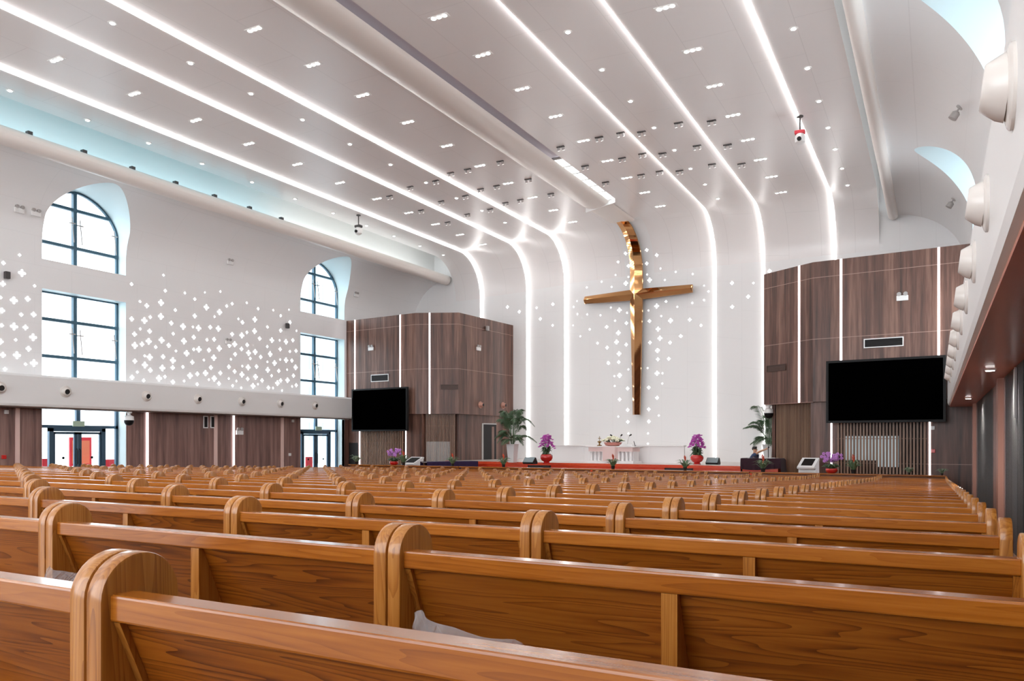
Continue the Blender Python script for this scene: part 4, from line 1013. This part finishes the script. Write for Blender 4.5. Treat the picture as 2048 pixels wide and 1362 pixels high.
# upright piano under a cloth
a = w_at(1483, 26.95); b = w_at(1557, 26.8); a.z = b.z = 0; d = b - a; ln = d.length; an = math.atan2(d.y, d.x); PTOP = -.6
zf = ZF
t = thing('upright_piano', 'upright piano under a dark maroon cloth with the person behind it', 'piano', (a.x, a.y, zf), an); hp = PTOP - zf
mb = MB(); mb.box(.02, ln - .02, .02, .6, 0, hp - .04); obj('case', mb, M['stage_wood'], t)
mb = MB(); mb.box(.08, .2, -.02, .02, .1, hp - .5); mb.box(.62, .72, -.02, .02, .1, hp - .5); mb.box(ln - .2, ln - .08, -.02, .02, .1, hp - .5); obj('front_pilaster', mb, M['sign_orange'], t)
mb = MB(); rows = []
def clothline(y, z0): return [(-.03, y, z0), (-.03, y, hp - .03), (0, y, hp + .005), (ln / 2, y, hp + .008), (ln, y, hp + .005), (ln + .05, y, hp - .05), (ln + .14, y, z0)]
rows = [clothline(.64, .3), clothline(.3, .15), clothline(.0, .1)]
mb.grid(rows)
fr = []
for i in range(25):
    u = i / 24; x = -.03 + (ln + .1) * u; fr.append([(x, -.005, hp), (x, -.03 - .01 * math.sin(u * 40), hp - .1), (x + .01 * math.sin(u * 33), -.04 - .025 * math.sin(u * 55), hp - .36 - .03 * math.sin(u * 5))])
mb.grid(fr); obj('cloth_cover', mb, M['velvet'], t)
mb = MB(); mb.box(.75, ln - .15, .1, .5, hp + .012, hp + .02); obj('sheet_on_top', mb, M['plain_white'], t)
# purple draped table
a = onZ(856, 924, -.88); b = onZ(955, 922.5, -.88); d = b - a; d.z = 0; ln = d.length; an = math.atan2(d.y, d.x)
t = thing('draped_table', 'long low table draped in dark purple velvet before the slatted panel', 'table', (a.x, a.y, zf), an); h = -.88 - zf
mb = MB(); mb.box(0, ln, .05, .7, h - .04, h); obj('tabletop', mb, M['walnut'], t)
mb = MB(); fr = []
for i in range(61):
    u = i / 60; x = -.04 + (ln + .08) * u; w_ = math.sin(u * 70) * .02
    fr.append([(x, .72, h - .4), (x, .71, h + .005), (x, .04, h + .006), (x, .02, h - .03), (x, -.01 + w_, h * .5), (x, -.03 + w_ * 1.4, .05)])
mb.grid(fr); obj('drape', mb, M['velvet2'], t)
for k in range(4):
    mb = MB(); x, y = ((.1, .12), (ln - .1, .12), (.1, .6), (ln - .1, .6))[k]; mb.box(x - .03, x + .03, y - .03, y + .03, 0, h - .04); obj('leg', mb, M['walnut'], t)
# kiosks
def kiosk(px0, px1, ytop, Y, label):
    a = w_at(px0, Y); b = w_at(px1, Y - .12); w = (b - a).length; d_ = ray((px0 + px1) / 2, 900) * (Y / ray((px0 + px1) / 2, 900).y); dep = -d_.x * SN + d_.y * CS
    h = -(ytop - CY) / F * dep - ZF; t = thing('kiosk', label, 'kiosk', (a.x, a.y, ZF), -.12, 'white touch-screen lecterns')
    mb = MB(); mb.prism([(.05, 0), (.05, h - .33), (-.12, h - .34), (-.14, h - .29), (.5, h), (.55, h - .02), (.5, h - .12), (.5, 0)], 'x', 0, w); obj('cabinet', mb, M['plain_white'], t)
    mb = MB(); sl = .29 / .64
    def pt(x, y): return (x, y, h - .29 + (y + .14) * sl + .006)
    mb.add([pt(.09, -.02), pt(w - .09, -.02), pt(w - .09, .42), pt(.09, .42), (.09, -.02, pt(0, -.02)[2] - .02), (w - .09, -.02, pt(0, -.02)[2] - .02), (w - .09, .42, pt(0, .42)[2] - .02), (.09, .42, pt(0, .42)[2] - .02)], [(0, 1, 2, 3), (0, 4, 5, 1), (1, 5, 6, 2), (2, 6, 7, 3), (3, 7, 4, 0)]); obj('touch_screen', mb, M['black'], t)
kiosk(807, 830, 914, 27.2, 'white touch-screen lectern under the smaller screen beside lilac orchids')
kiosk(1596, 1629, 916, 26.0, 'white touch-screen lectern between the covered piano and lilac orchids')
# oak front panels before the first row, with flower pots standing on them
LZ = .94
for i in range(4):
    t = thing('modesty_panel', 'low oak panel before the first pew row, %s from the wood-clad aisle wall' % nth(i + 1), 'panel', (.27 - 5.46 * (i + 1), 25.35, floor_z(25.5)), 0, 'oak panels before the first row')
    mb = MB(); mb.bbox(0, 5.44, 0, .3, LZ - .045, LZ, .01); obj('ledge', mb, M['oak_x'], t); mb = MB(); mb.box(.04, 5.4, .1, .14, 0, LZ - .045); obj('panel', mb, M['oak_panel'], t)
def bromeliad(px, label, s=1.0, flower=True, Y=25.5, z=None):
    s *= .74
    p = w_at(px, Y); t = thing('bromeliad', label, 'potted plant', (p.x, Y, floor_z(25.5) + LZ if z is None else z), 0, 'small plants along the front'); rnd = random.Random(px)
    mb = MB(); mb.lathe([(.07 * s, 0), (.09 * s, .13 * s), (.1 * s, .14 * s), (.085 * s, .13 * s), (.08 * s, .11 * s)], 16); obj('pot', mb, M['pot_black'], t)
    mb = MB()
    for k in range(22):
        a = 2 * PI * k / 22 * 2.6; d = Vector((math.cos(a), math.sin(a), 0)); r = rnd.uniform(.3, .52) * s; h = rnd.uniform(.3, .5) * s
        pts = [d * .03 * s + Vector((0, 0, .12 * s)), d * r * .5 + Vector((0, 0, h)), d * r + Vector((0, 0, h * .85))]
        sd = Vector((-d.y, d.x, 0)) * .03 * s
        mb.add([pts[0] - sd, pts[0] + sd, pts[1] + sd, pts[1] - sd, pts[2], pts[0] - sd - Vector((0, 0, .008)), pts[0] + sd - Vector((0, 0, .008)), pts[1] + sd - Vector((0, 0, .008)), pts[1] - sd - Vector((0, 0, .008))], [(0, 1, 2, 3), (3, 2, 4), (5, 8, 7, 6), (8, 4, 7), (0, 5, 6, 1), (1, 6, 7, 2), (2, 7, 4), (3, 4, 8), (0, 3, 8, 5)])
    obj('leaf', mb, M['leaf4'] if flower else M['leaf3'], t)
    if flower:
        mb = MB()
        for k in range(8):
            a = k * 2.4; d = Vector((math.cos(a), math.sin(a), 0)); z0 = (.42 + .022 * k) * s; mb.tube([Vector((0, 0, z0)), d * .04 * s + Vector((0, 0, z0 + .07 * s)), d * .05 * s + Vector((0, 0, z0 + .12 * s))], [.012 * s, .018 * s, .003], 6)
        mb.tube([(0, 0, .1 * s), (0, 0, .55 * s)], .013 * s, 6); obj('flower_spike', mb, M['flower_red'], t)
for px, lab, s in ((807, 'orange bromeliad between lilac orchids and the lectern under the smaller screen', 1.15), (905, 'orange bromeliad in front of the purple draped table', 1.0), (1007, 'red bromeliad in front of the stage below the palm by the door', 1.0), (1226, 'red bromeliad in front of the altar', 1.05), (1370, 'slim bromeliad in front of the stage below the magenta orchid pot', 1.0), (1526, 'orange bromeliad in front of the covered piano', 1.1), (1707, 'orange bromeliad beside lilac orchids under the larger screen', 1.15)):
    bromeliad(px, lab, s)
bromeliad(713, 'leafy green plant before the dark inner doorway by the window wall', 1.1, False)
bromeliad(1818, 'small leafy plant on the front ledge under the larger screen', .6, False); bromeliad(1884, 'small leafy plant on the front ledge beside the wood-clad wall', .55, False)
def lilac(px, label, s):
    p = w_at(px, 25.5); t = thing('potted_orchid', label, 'potted plant', (p.x, 25.5, floor_z(25.5) + LZ), 0, 'lilac orchids on the front ledge'); rnd = random.Random(px)
    mb = MB(); mb.lathe([(.1 * s, 0), (.16 * s, .03), (.19 * s, .1 * s), (.17 * s, .15 * s), (.15 * s, .13 * s)], 20); obj('pot', mb, M['pot_red'], t)
    mb = MB()
    for k in range(12):
        a = 2 * PI * k / 12 * 1.7; d = Vector((math.cos(a), math.sin(a), 0)); r = rnd.uniform(.2, .32) * s; mb.tube([d * .04 + Vector((0, 0, .12 * s)), d * r * .6 + Vector((0, 0, .26 * s)), d * r + Vector((0, 0, .2 * s))], [.015, .045 * s, .004], 5)
    obj('leaf', mb, M['leaf'], t); mb = MB(); st = MB()
    for k in range(5):
        a = 2 * PI * k / 5 + .3; d = Vector((math.cos(a), math.sin(a) * .5, 0)); r = .26 * s; top = rnd.uniform(.48, .62) * s
        st.tube([d * .03 + Vector((0, 0, .14 * s)), d * r * .5 + Vector((0, 0, top)), d * r + Vector((0, 0, top - .08))], .008, 5)
        for j in range(9):
            u = j / 8; c_ = d * r * (.35 + .75 * u) + Vector((rnd.uniform(-.05, .05), rnd.uniform(-.05, .05), top + rnd.uniform(-.14, .06) * s))
            for q in range(5):
                an = q * 2 * PI / 5; e = Vector((math.cos(an), 0, math.sin(an))) * .032 * s; mb.ball(c_ + e, .027 * s, 5, 3, (1, .5, 1))
    obj('stem', st, M['leaf'], t); obj('blossom', mb, M['orchid2'], t)
lilac(788, 'lilac orchid in a red pot beside the lectern under the smaller screen', 1.0); lilac(1663, 'lilac orchid in a red pot under the larger screen', .95)
# microphone stand
pm = w_at(1536.5, 27.9); mh = 1.86
t = thing('microphone_stand', 'thin black microphone stand behind the piano, touched by the person', 'microphone stand', (pm.x, pm.y, ZF)); zt = (-(896 - CY) / F) * (-pm.x * SN + pm.y * CS) - ZF
mb = MB(); mb.lathe([(.15, 0), (.15, .02), (.02, .03)], 16); obj('base', mb, M['black'], t); mb = MB(); mb.tube([(0, 0, .02), (0, 0, zt)], .012, 8); obj('pole', mb, M['black'], t); mb = MB(); mb.tube([(0, 0, zt), (.02, 0, zt + .05)], [.02, .026], 8); obj('microphone', mb, M['black'], t)

# ------------------------------------------------------------------ person behind the piano, reaching for the microphone
def skin(name, nodes, edges, m, parent, root, sub=2):
    names = list(nodes); me = bpy.data.meshes.new(name); bm = bmesh.new(); lay = bm.verts.layers.skin.verify()
    vs = {}
    for k in names:
        v = bm.verts.new(nodes[k][0]); r = nodes[k][1]; v[lay].radius = r if isinstance(r, tuple) else (r, r); v[lay].use_root = k == root; vs[k] = v
    for a_, b_ in edges: bm.edges.new((vs[a_], vs[b_]))
    bm.to_mesh(me); bm.free(); me.materials.append(m); o = bpy.data.objects.new(name, me); C.objects.link(o); o.parent = parent
    md = o.modifiers.new('skin', 'SKIN'); md.use_smooth_shade = True; s = o.modifiers.new('sub', 'SUBSURF'); s.levels = sub; s.render_levels = sub; return o
pp = w_at(1507, 27.85); zh = (-(892.5 - CY) / F) * (-pp.x * SN + pp.y * CS) - ZF     # top of hair above the floor
per = thing('person', 'person with short dark hair in navy t-shirt, arm stretched to a microphone stand', 'person', (pp.x, pp.y, ZF), -.35)
k = zh / 1.74
def q3(x, y, z): return (x * k, y * k, z * k)
mic_l = Vector((pm.x - pp.x, pm.y - pp.y, 0)); ca_, sa_ = math.cos(.35), math.sin(.35); mic_l = Vector((mic_l.x * ca_ - mic_l.y * sa_, mic_l.x * sa_ + mic_l.y * ca_, 0)); hx, hy = mic_l.x - .05, mic_l.y
hz = zt - .03
nd = {'pelvis': (q3(0, 0, .93), .13 * k), 'waist': (q3(.01, 0, 1.08), (.125 * k, .1 * k)), 'chest': (q3(.02, 0, 1.27), (.15 * k, .105 * k)), 'neck0': (q3(.03, 0, 1.42), .075 * k), 'neck': (q3(.045, 0, 1.5), .05 * k), 'jaw': (q3(.06, 0, 1.575), .062 * k), 'head': (q3(.055, 0, 1.645), (.078 * k, .068 * k)), 'crown': (q3(.05, 0, 1.695), .042 * k),
      'sh_r': (q3(.05, -.17, 1.39), .062 * k), 'sh_l': (q3(.0, .17, 1.39), .062 * k), 'el_l': (q3(-.02, .24, 1.12), .042 * k), 'wr_l': (q3(.1, .22, .9), .03 * k), 'hand_l': (q3(.13, .21, .82), .03 * k),
      'el_r': ((hx * .5, -.16 * k + (hy + .16 * k) * .5, hz - .1), .042 * k), 'wr_r': ((hx * .86, hy - .02, hz - .025), .03 * k), 'hand_r': ((hx * .95, hy - .005, hz), .028 * k),
      'hip_r': (q3(0, -.09, .86), .095 * k), 'kn_r': (q3(.02, -.1, .48), .062 * k), 'an_r': (q3(-.02, -.1, .08), .042 * k), 'toe_r': (q3(.14, -.11, .035), .035 * k),
      'hip_l': (q3(0, .09, .86), .095 * k), 'kn_l': (q3(.02, .1, .48), .062 * k), 'an_l': (q3(-.02, .1, .08), .042 * k), 'toe_l': (q3(.14, .11, .035), .035 * k)}
ed = [('pelvis', 'waist'), ('waist', 'chest'), ('chest', 'neck0'), ('neck0', 'neck'), ('neck', 'jaw'), ('jaw', 'head'), ('head', 'crown'), ('chest', 'sh_r'), ('chest', 'sh_l'), ('sh_l', 'el_l'), ('el_l', 'wr_l'), ('wr_l', 'hand_l'), ('sh_r', 'el_r'), ('el_r', 'wr_r'), ('wr_r', 'hand_r'), ('pelvis', 'hip_r'), ('hip_r', 'kn_r'), ('kn_r', 'an_r'), ('an_r', 'toe_r'), ('pelvis', 'hip_l'), ('hip_l', 'kn_l'), ('kn_l', 'an_l'), ('an_l', 'toe_l')]
for side, hn, base, dr in (('r', 'hand_r', Vector((hx * .95, hy - .005, hz)), Vector((1, 0, .1))), ('l', 'hand_l', Vector(q3(.13, .21, .82)), Vector((.3, 0, -1)))):
    dr = dr.normalized(); sd = dr.cross(Vector((0, 1, 0))).normalized()
    for f, (off, ln) in enumerate(((-.03, .062), (-.01, .075), (.012, .07), (.032, .055))):
        n1, n2 = 'f%s%da' % (side, f), 'f%s%db' % (side, f); cu = Vector((0, -1 if side == 'r' else 1, 0))
        nd[n1] = (tuple(base + sd * off * k + dr * ln * .55 * k), .0085 * k); nd[n2] = (tuple(base + sd * off * k + dr * ln * k * .9 + cu * .02 * k), .0075 * k); ed += [(hn, n1), (n1, n2)]
    nd['t' + side] = (tuple(base + sd * .045 * k + dr * .01 * k + Vector((0, .03 if side == 'r' else -.03, 0)) * k), .009 * k); ed.append((hn, 't' + side))
body = skin('body', nd, ed, M['skin'], per, 'pelvis')
gr = 1.42
sn = {a_: (nd[a_][0], tuple(x * gr for x in (nd[a_][1] if isinstance(nd[a_][1], tuple) else (nd[a_][1],) * 2))) for a_ in ('pelvis', 'waist', 'chest', 'neck0', 'sh_r', 'sh_l')}
sn['neck0'] = (q3(.028, 0, 1.42), .085 * k)
def mix(a_, b_, u): return tuple(Vector(nd[a_][0]).lerp(Vector(nd[b_][0]), u))
sn['sl_r'] = (mix('sh_r', 'el_r', .6), .062 * k); sn['sl_l'] = (mix('sh_l', 'el_l', .6), .062 * k)
skin('t_shirt', sn, [('pelvis', 'waist'), ('waist', 'chest'), ('chest', 'neck0'), ('chest', 'sh_r'), ('chest', 'sh_l'), ('sh_r', 'sl_r'), ('sh_l', 'sl_l')], M['shirt'], per, 'pelvis')
tn = {a_: (nd[a_][0], (nd[a_][1] if not isinstance(nd[a_][1], tuple) else nd[a_][1][0]) * 1.16) for a_ in ('pelvis', 'hip_r', 'kn_r', 'an_r', 'hip_l', 'kn_l', 'an_l')}
skin('trousers', tn, [('pelvis', 'hip_r'), ('hip_r', 'kn_r'), ('kn_r', 'an_r'), ('pelvis', 'hip_l'), ('hip_l', 'kn_l'), ('kn_l', 'an_l')], M['trousers'], per, 'pelvis')
mb = MB(); mb.ball(q3(.035, 0, 1.66), .083 * k, 16, 10, (1.05, .95, .92)); mb.ball(q3(.085, 0, 1.71), .045 * k, 12, 6, (1.1, 1.3, .6)); obj('hair', mb, M['hair'], per)
for s_ in (-1, 1):
    mb = MB(); mb.ball(q3(.128, s_ * .027, 1.632), .01 * k, 8, 5); obj('eye', mb, M['black'], per)
    mb = MB(); mb.ball(q3(.05, s_ * .077, 1.62), .024 * k, 8, 5, (.7, .4, 1.1)); obj('ear', mb, M['skin'], per)
    mb = MB(); mb.bbox(-.07 * k, .19 * k, (s_ * .1 - .05) * k, (s_ * .1 + .05) * k, 0, .08 * k, .02); obj('shoe', mb, M['shoe'], per)
mb = MB(); mb.tube([q3(.126, 0, 1.632), q3(.146, 0, 1.6), q3(.128, 0, 1.592)], [.012 * k, .018 * k, .012 * k], 8); obj('nose', mb, M['skin'], per)
mb = MB(); mb.tube([q3(.116, -.022, 1.565), q3(.122, 0, 1.565), q3(.116, .022, 1.565)], .007 * k, 6); obj('mouth', mb, M['peach'], per)

# ------------------------------------------------------------------ pews
PL = 1.67; PT = .046; G = .005
def end_prof():
    p = [(0, 0), (0, .845)]
    for i in range(1, 17):
        a = PI - PI * i / 16; p.append((.085 + .085 * math.cos(a), .845 + .085 * math.sin(a)))
    p += [(.17, .72), (.19, .66), (.25, .63), (.5, .61), (.535, .585), (.54, .55), (.5, .52), (.5, 0)]
    return p
def end_mesh():
    bm = bmesh.new(); pr = end_prof(); vs = [bm.verts.new((0, y, z)) for y, z in pr]; f = bm.faces.new(vs)
    r = bmesh.ops.extrude_face_region(bm, geom=[f]); 
    for v in r['geom']:
        if isinstance(v, bmesh.types.BMVert): v.co.x += PT
    bmesh.ops.recalc_face_normals(bm, faces=bm.faces)
    caps = [f_ for f_ in bm.faces if len(f_.verts) > 10]; ed_ = [e for f_ in caps for e in f_.edges]
    bmesh.ops.bevel(bm, geom=ed_, offset=.006, segments=2, affect='EDGES', profile=.5)
    me = bpy.data.meshes.new('end_panel')
    bm.normal_update()
    for f_ in bm.faces: f_.smooth = abs(f_.normal.x) < .02
    bm.to_mesh(me); bm.free(); me.set_sharp_from_angle(angle=.6); return me
ME = end_mesh()
mb = MB(); mb.bbox(PT, PL - PT, .018, .075, .808, .858, .005); RAIL = mb.mesh('top_rail')
def slant(x0, x1, t0=0.0, t1=.02):
    a, b = Vector((.036, .81)), Vector((.2, .4)); d = (b - a).normalized(); n = Vector((-d.y, d.x)) * -1
    if n.x < 0: n = -n
    return [(x0, x1), [tuple(a + n * t0), tuple(b + n * t0), tuple(b + n * t1), tuple(a + n * t1)]]
mb = MB(); (x0, x1), pl = slant(PT, PL - PT); mb.prism(pl, 'x', x0, x1); BACK = mb.mesh('backrest')
mb = MB(); mb.bbox(PT, PL - PT, .17, .56, .415, .445, .006); SEAT = mb.mesh('seat')
mb = MB(); mb.prism([(.02, .808), (.037, .808), (.2, .4), (.2, .02), (.02, .02)], 'x', PL / 2 - .02, PL / 2 + .02); RIB = mb.mesh('centre_rib')
mb = MB()
for xx in (PT + .002, PL - PT - .032):
    pass
(x0, x1), pl = slant(0, .02, -.012, 0.0); mb.prism(pl, 'x', x0, x1)
CLEAT = mb.mesh('end_cleat')
for me, k_ in ((ME, 'oak_z'), (RAIL, 'oak_x'), (BACK, 'oak_panel'), (SEAT, 'oak_x'), (RIB, 'oak_z'), (CLEAT, 'oak_z')): me.materials.append(M[k_])
def make_pew(label):
    t = thing('church_pew', label, 'pew', (0, 0, 0), 0, 'oak pews')
    obj('end_panel', ME, None, t, (G / 2, 0, 0)); obj('end_panel', ME, None, t, (PL - PT - G / 2, 0, 0))
    obj('top_rail', RAIL, None, t); obj('backrest', BACK, None, t); obj('seat', SEAT, None, t); obj('centre_rib', RIB, None, t); obj('end_cleat', CLEAT, None, t, (PT + .002, 0, 0)); obj('end_cleat', CLEAT, None, t, (PL - PT - .022, 0, 0))
    return t
NROW = 27; proto = None
for r in range(NROW):
    Y = .90 + .912 * r; zf_ = floor_z(Y)
    for c_ in range(14):
        xr = .27 - PL * c_; xl = xr - PL
        if r >= 13 and c_ >= 13: continue
        d0, d1 = -xl * SN + Y * CS, -xr * SN + Y * CS
        if min(d0, d1) < .05: 
            if d0 < .05: continue
        pxs = [CX + F * ((x * CS + Y * SN) / max(.3, (-x * SN + Y * CS))) for x in (xl, xr)]
        if pxs[1] < -25: continue
        if pxs[0] > 2075: continue
        rowtxt = ('rearmost row' if r == 0 else '%s row from the rear' % nth(r + 1)) if r < 14 else ('%s row from the stage' % nth(NROW - r))
        lab = 'oak pew in the %s, %s out from the wood-clad aisle wall' % (rowtxt, nth(c_ + 1))
        if r == 0 and c_ == 0: lab = 'oak pew in the rearmost row beside the wood-clad wall, plastic bag on its seat'
        if proto is None: proto = make_pew(lab); o = proto
        else: o = dup(proto, (0, 0, 0), 0, lab)
        o.location = (xl, Y, zf_)

# clear plastic bags left on the seats of the rearmost row
def bag(x0, x1, y0, h, seed, label):
    rnd = random.Random(seed); mb = MB(); w = x1 - x0; n, m_ = 34, 9
    for side in (1, -1):                                 # two crumpled film layers joined along their rims
        rows = []
        for i in range(n + 1):
            u = i / n; row = []; top = h * (1 - .05 * u + .05 * math.exp(-((u - .06) / .05) ** 2) - .12 * max(0, u - .93) / .07 + .008 * math.sin(13 * u + seed))
            for j in range(m_ + 1):
                v = j / m_; rim = math.sin(PI * u) ** .4 * math.sin(PI * (.08 + .92 * (1 - v)) ) ** .5 if 0 < i < n and j < m_ else 0
                row.append((w * u + rnd.uniform(-.004, .004), side * (.05 + .012 * math.sin(7 * u + 14 * v + seed) + rnd.uniform(-.01, .01)) * rim + .03 * math.sin(4 * u + seed), max(.001, top * v)))
            rows.append(row)
        mb.grid(rows, False)
    t = thing('plastic_bag', label, 'bag', (x0, y0, floor_z(.9) + .448), 0, 'plastic bags'); obj('film', mb, M['bag'], t)
bag(-1.06, -.74, 1.45, .294, 2, 'crumpled clear plastic bag on the rearmost pew beside the wood-clad wall')
bag(-2.40, -2.22, 1.45, .3, 5, 'crumpled clear plastic bag peeking over the rearmost row, second pew out')

# ------------------------------------------------------------------ camera, sky, lift everything to floor level
cam = bpy.data.cameras.new('camera'); co = bpy.data.objects.new('camera', cam); C.objects.link(co)
co.location = (0, 0, 0); co.rotation_euler = (PI / 2, 0, TH); cam.sensor_width = 36; cam.lens = F / 2048 * 36; cam.sensor_fit = 'HORIZONTAL'
cam.shift_x = 0.0; cam.shift_y = (CY - 681) / 2048; cam.clip_start = .05; cam.clip_end = 500
SC.camera = co
for o in bpy.data.objects:
    if o.parent is None: o.location.z += LIFT
w = bpy.data.worlds.new('sky'); SC.world = w; w.use_nodes = True; b = w.node_tree.nodes['Background']; b.inputs[0].default_value = (.92, .96, 1, 1); b.inputs[1].default_value = 2.3
SC.view_settings.view_transform = 'Standard'; SC.view_settings.look = 'None'; SC.view_settings.gamma = 1; SC.view_settings.use_curve_mapping = False
SC.view_settings.exposure = 1.22
cy = SC.cycles; cy.use_denoising = True; cy.max_bounces = 8; cy.diffuse_bounces = 7; cy.glossy_bounces = 4; cy.transmission_bounces = 4; cy.transparent_max_bounces = 8; cy.sample_clamp_indirect = 6
cy.caustics_reflective = False; cy.caustics_refractive = False
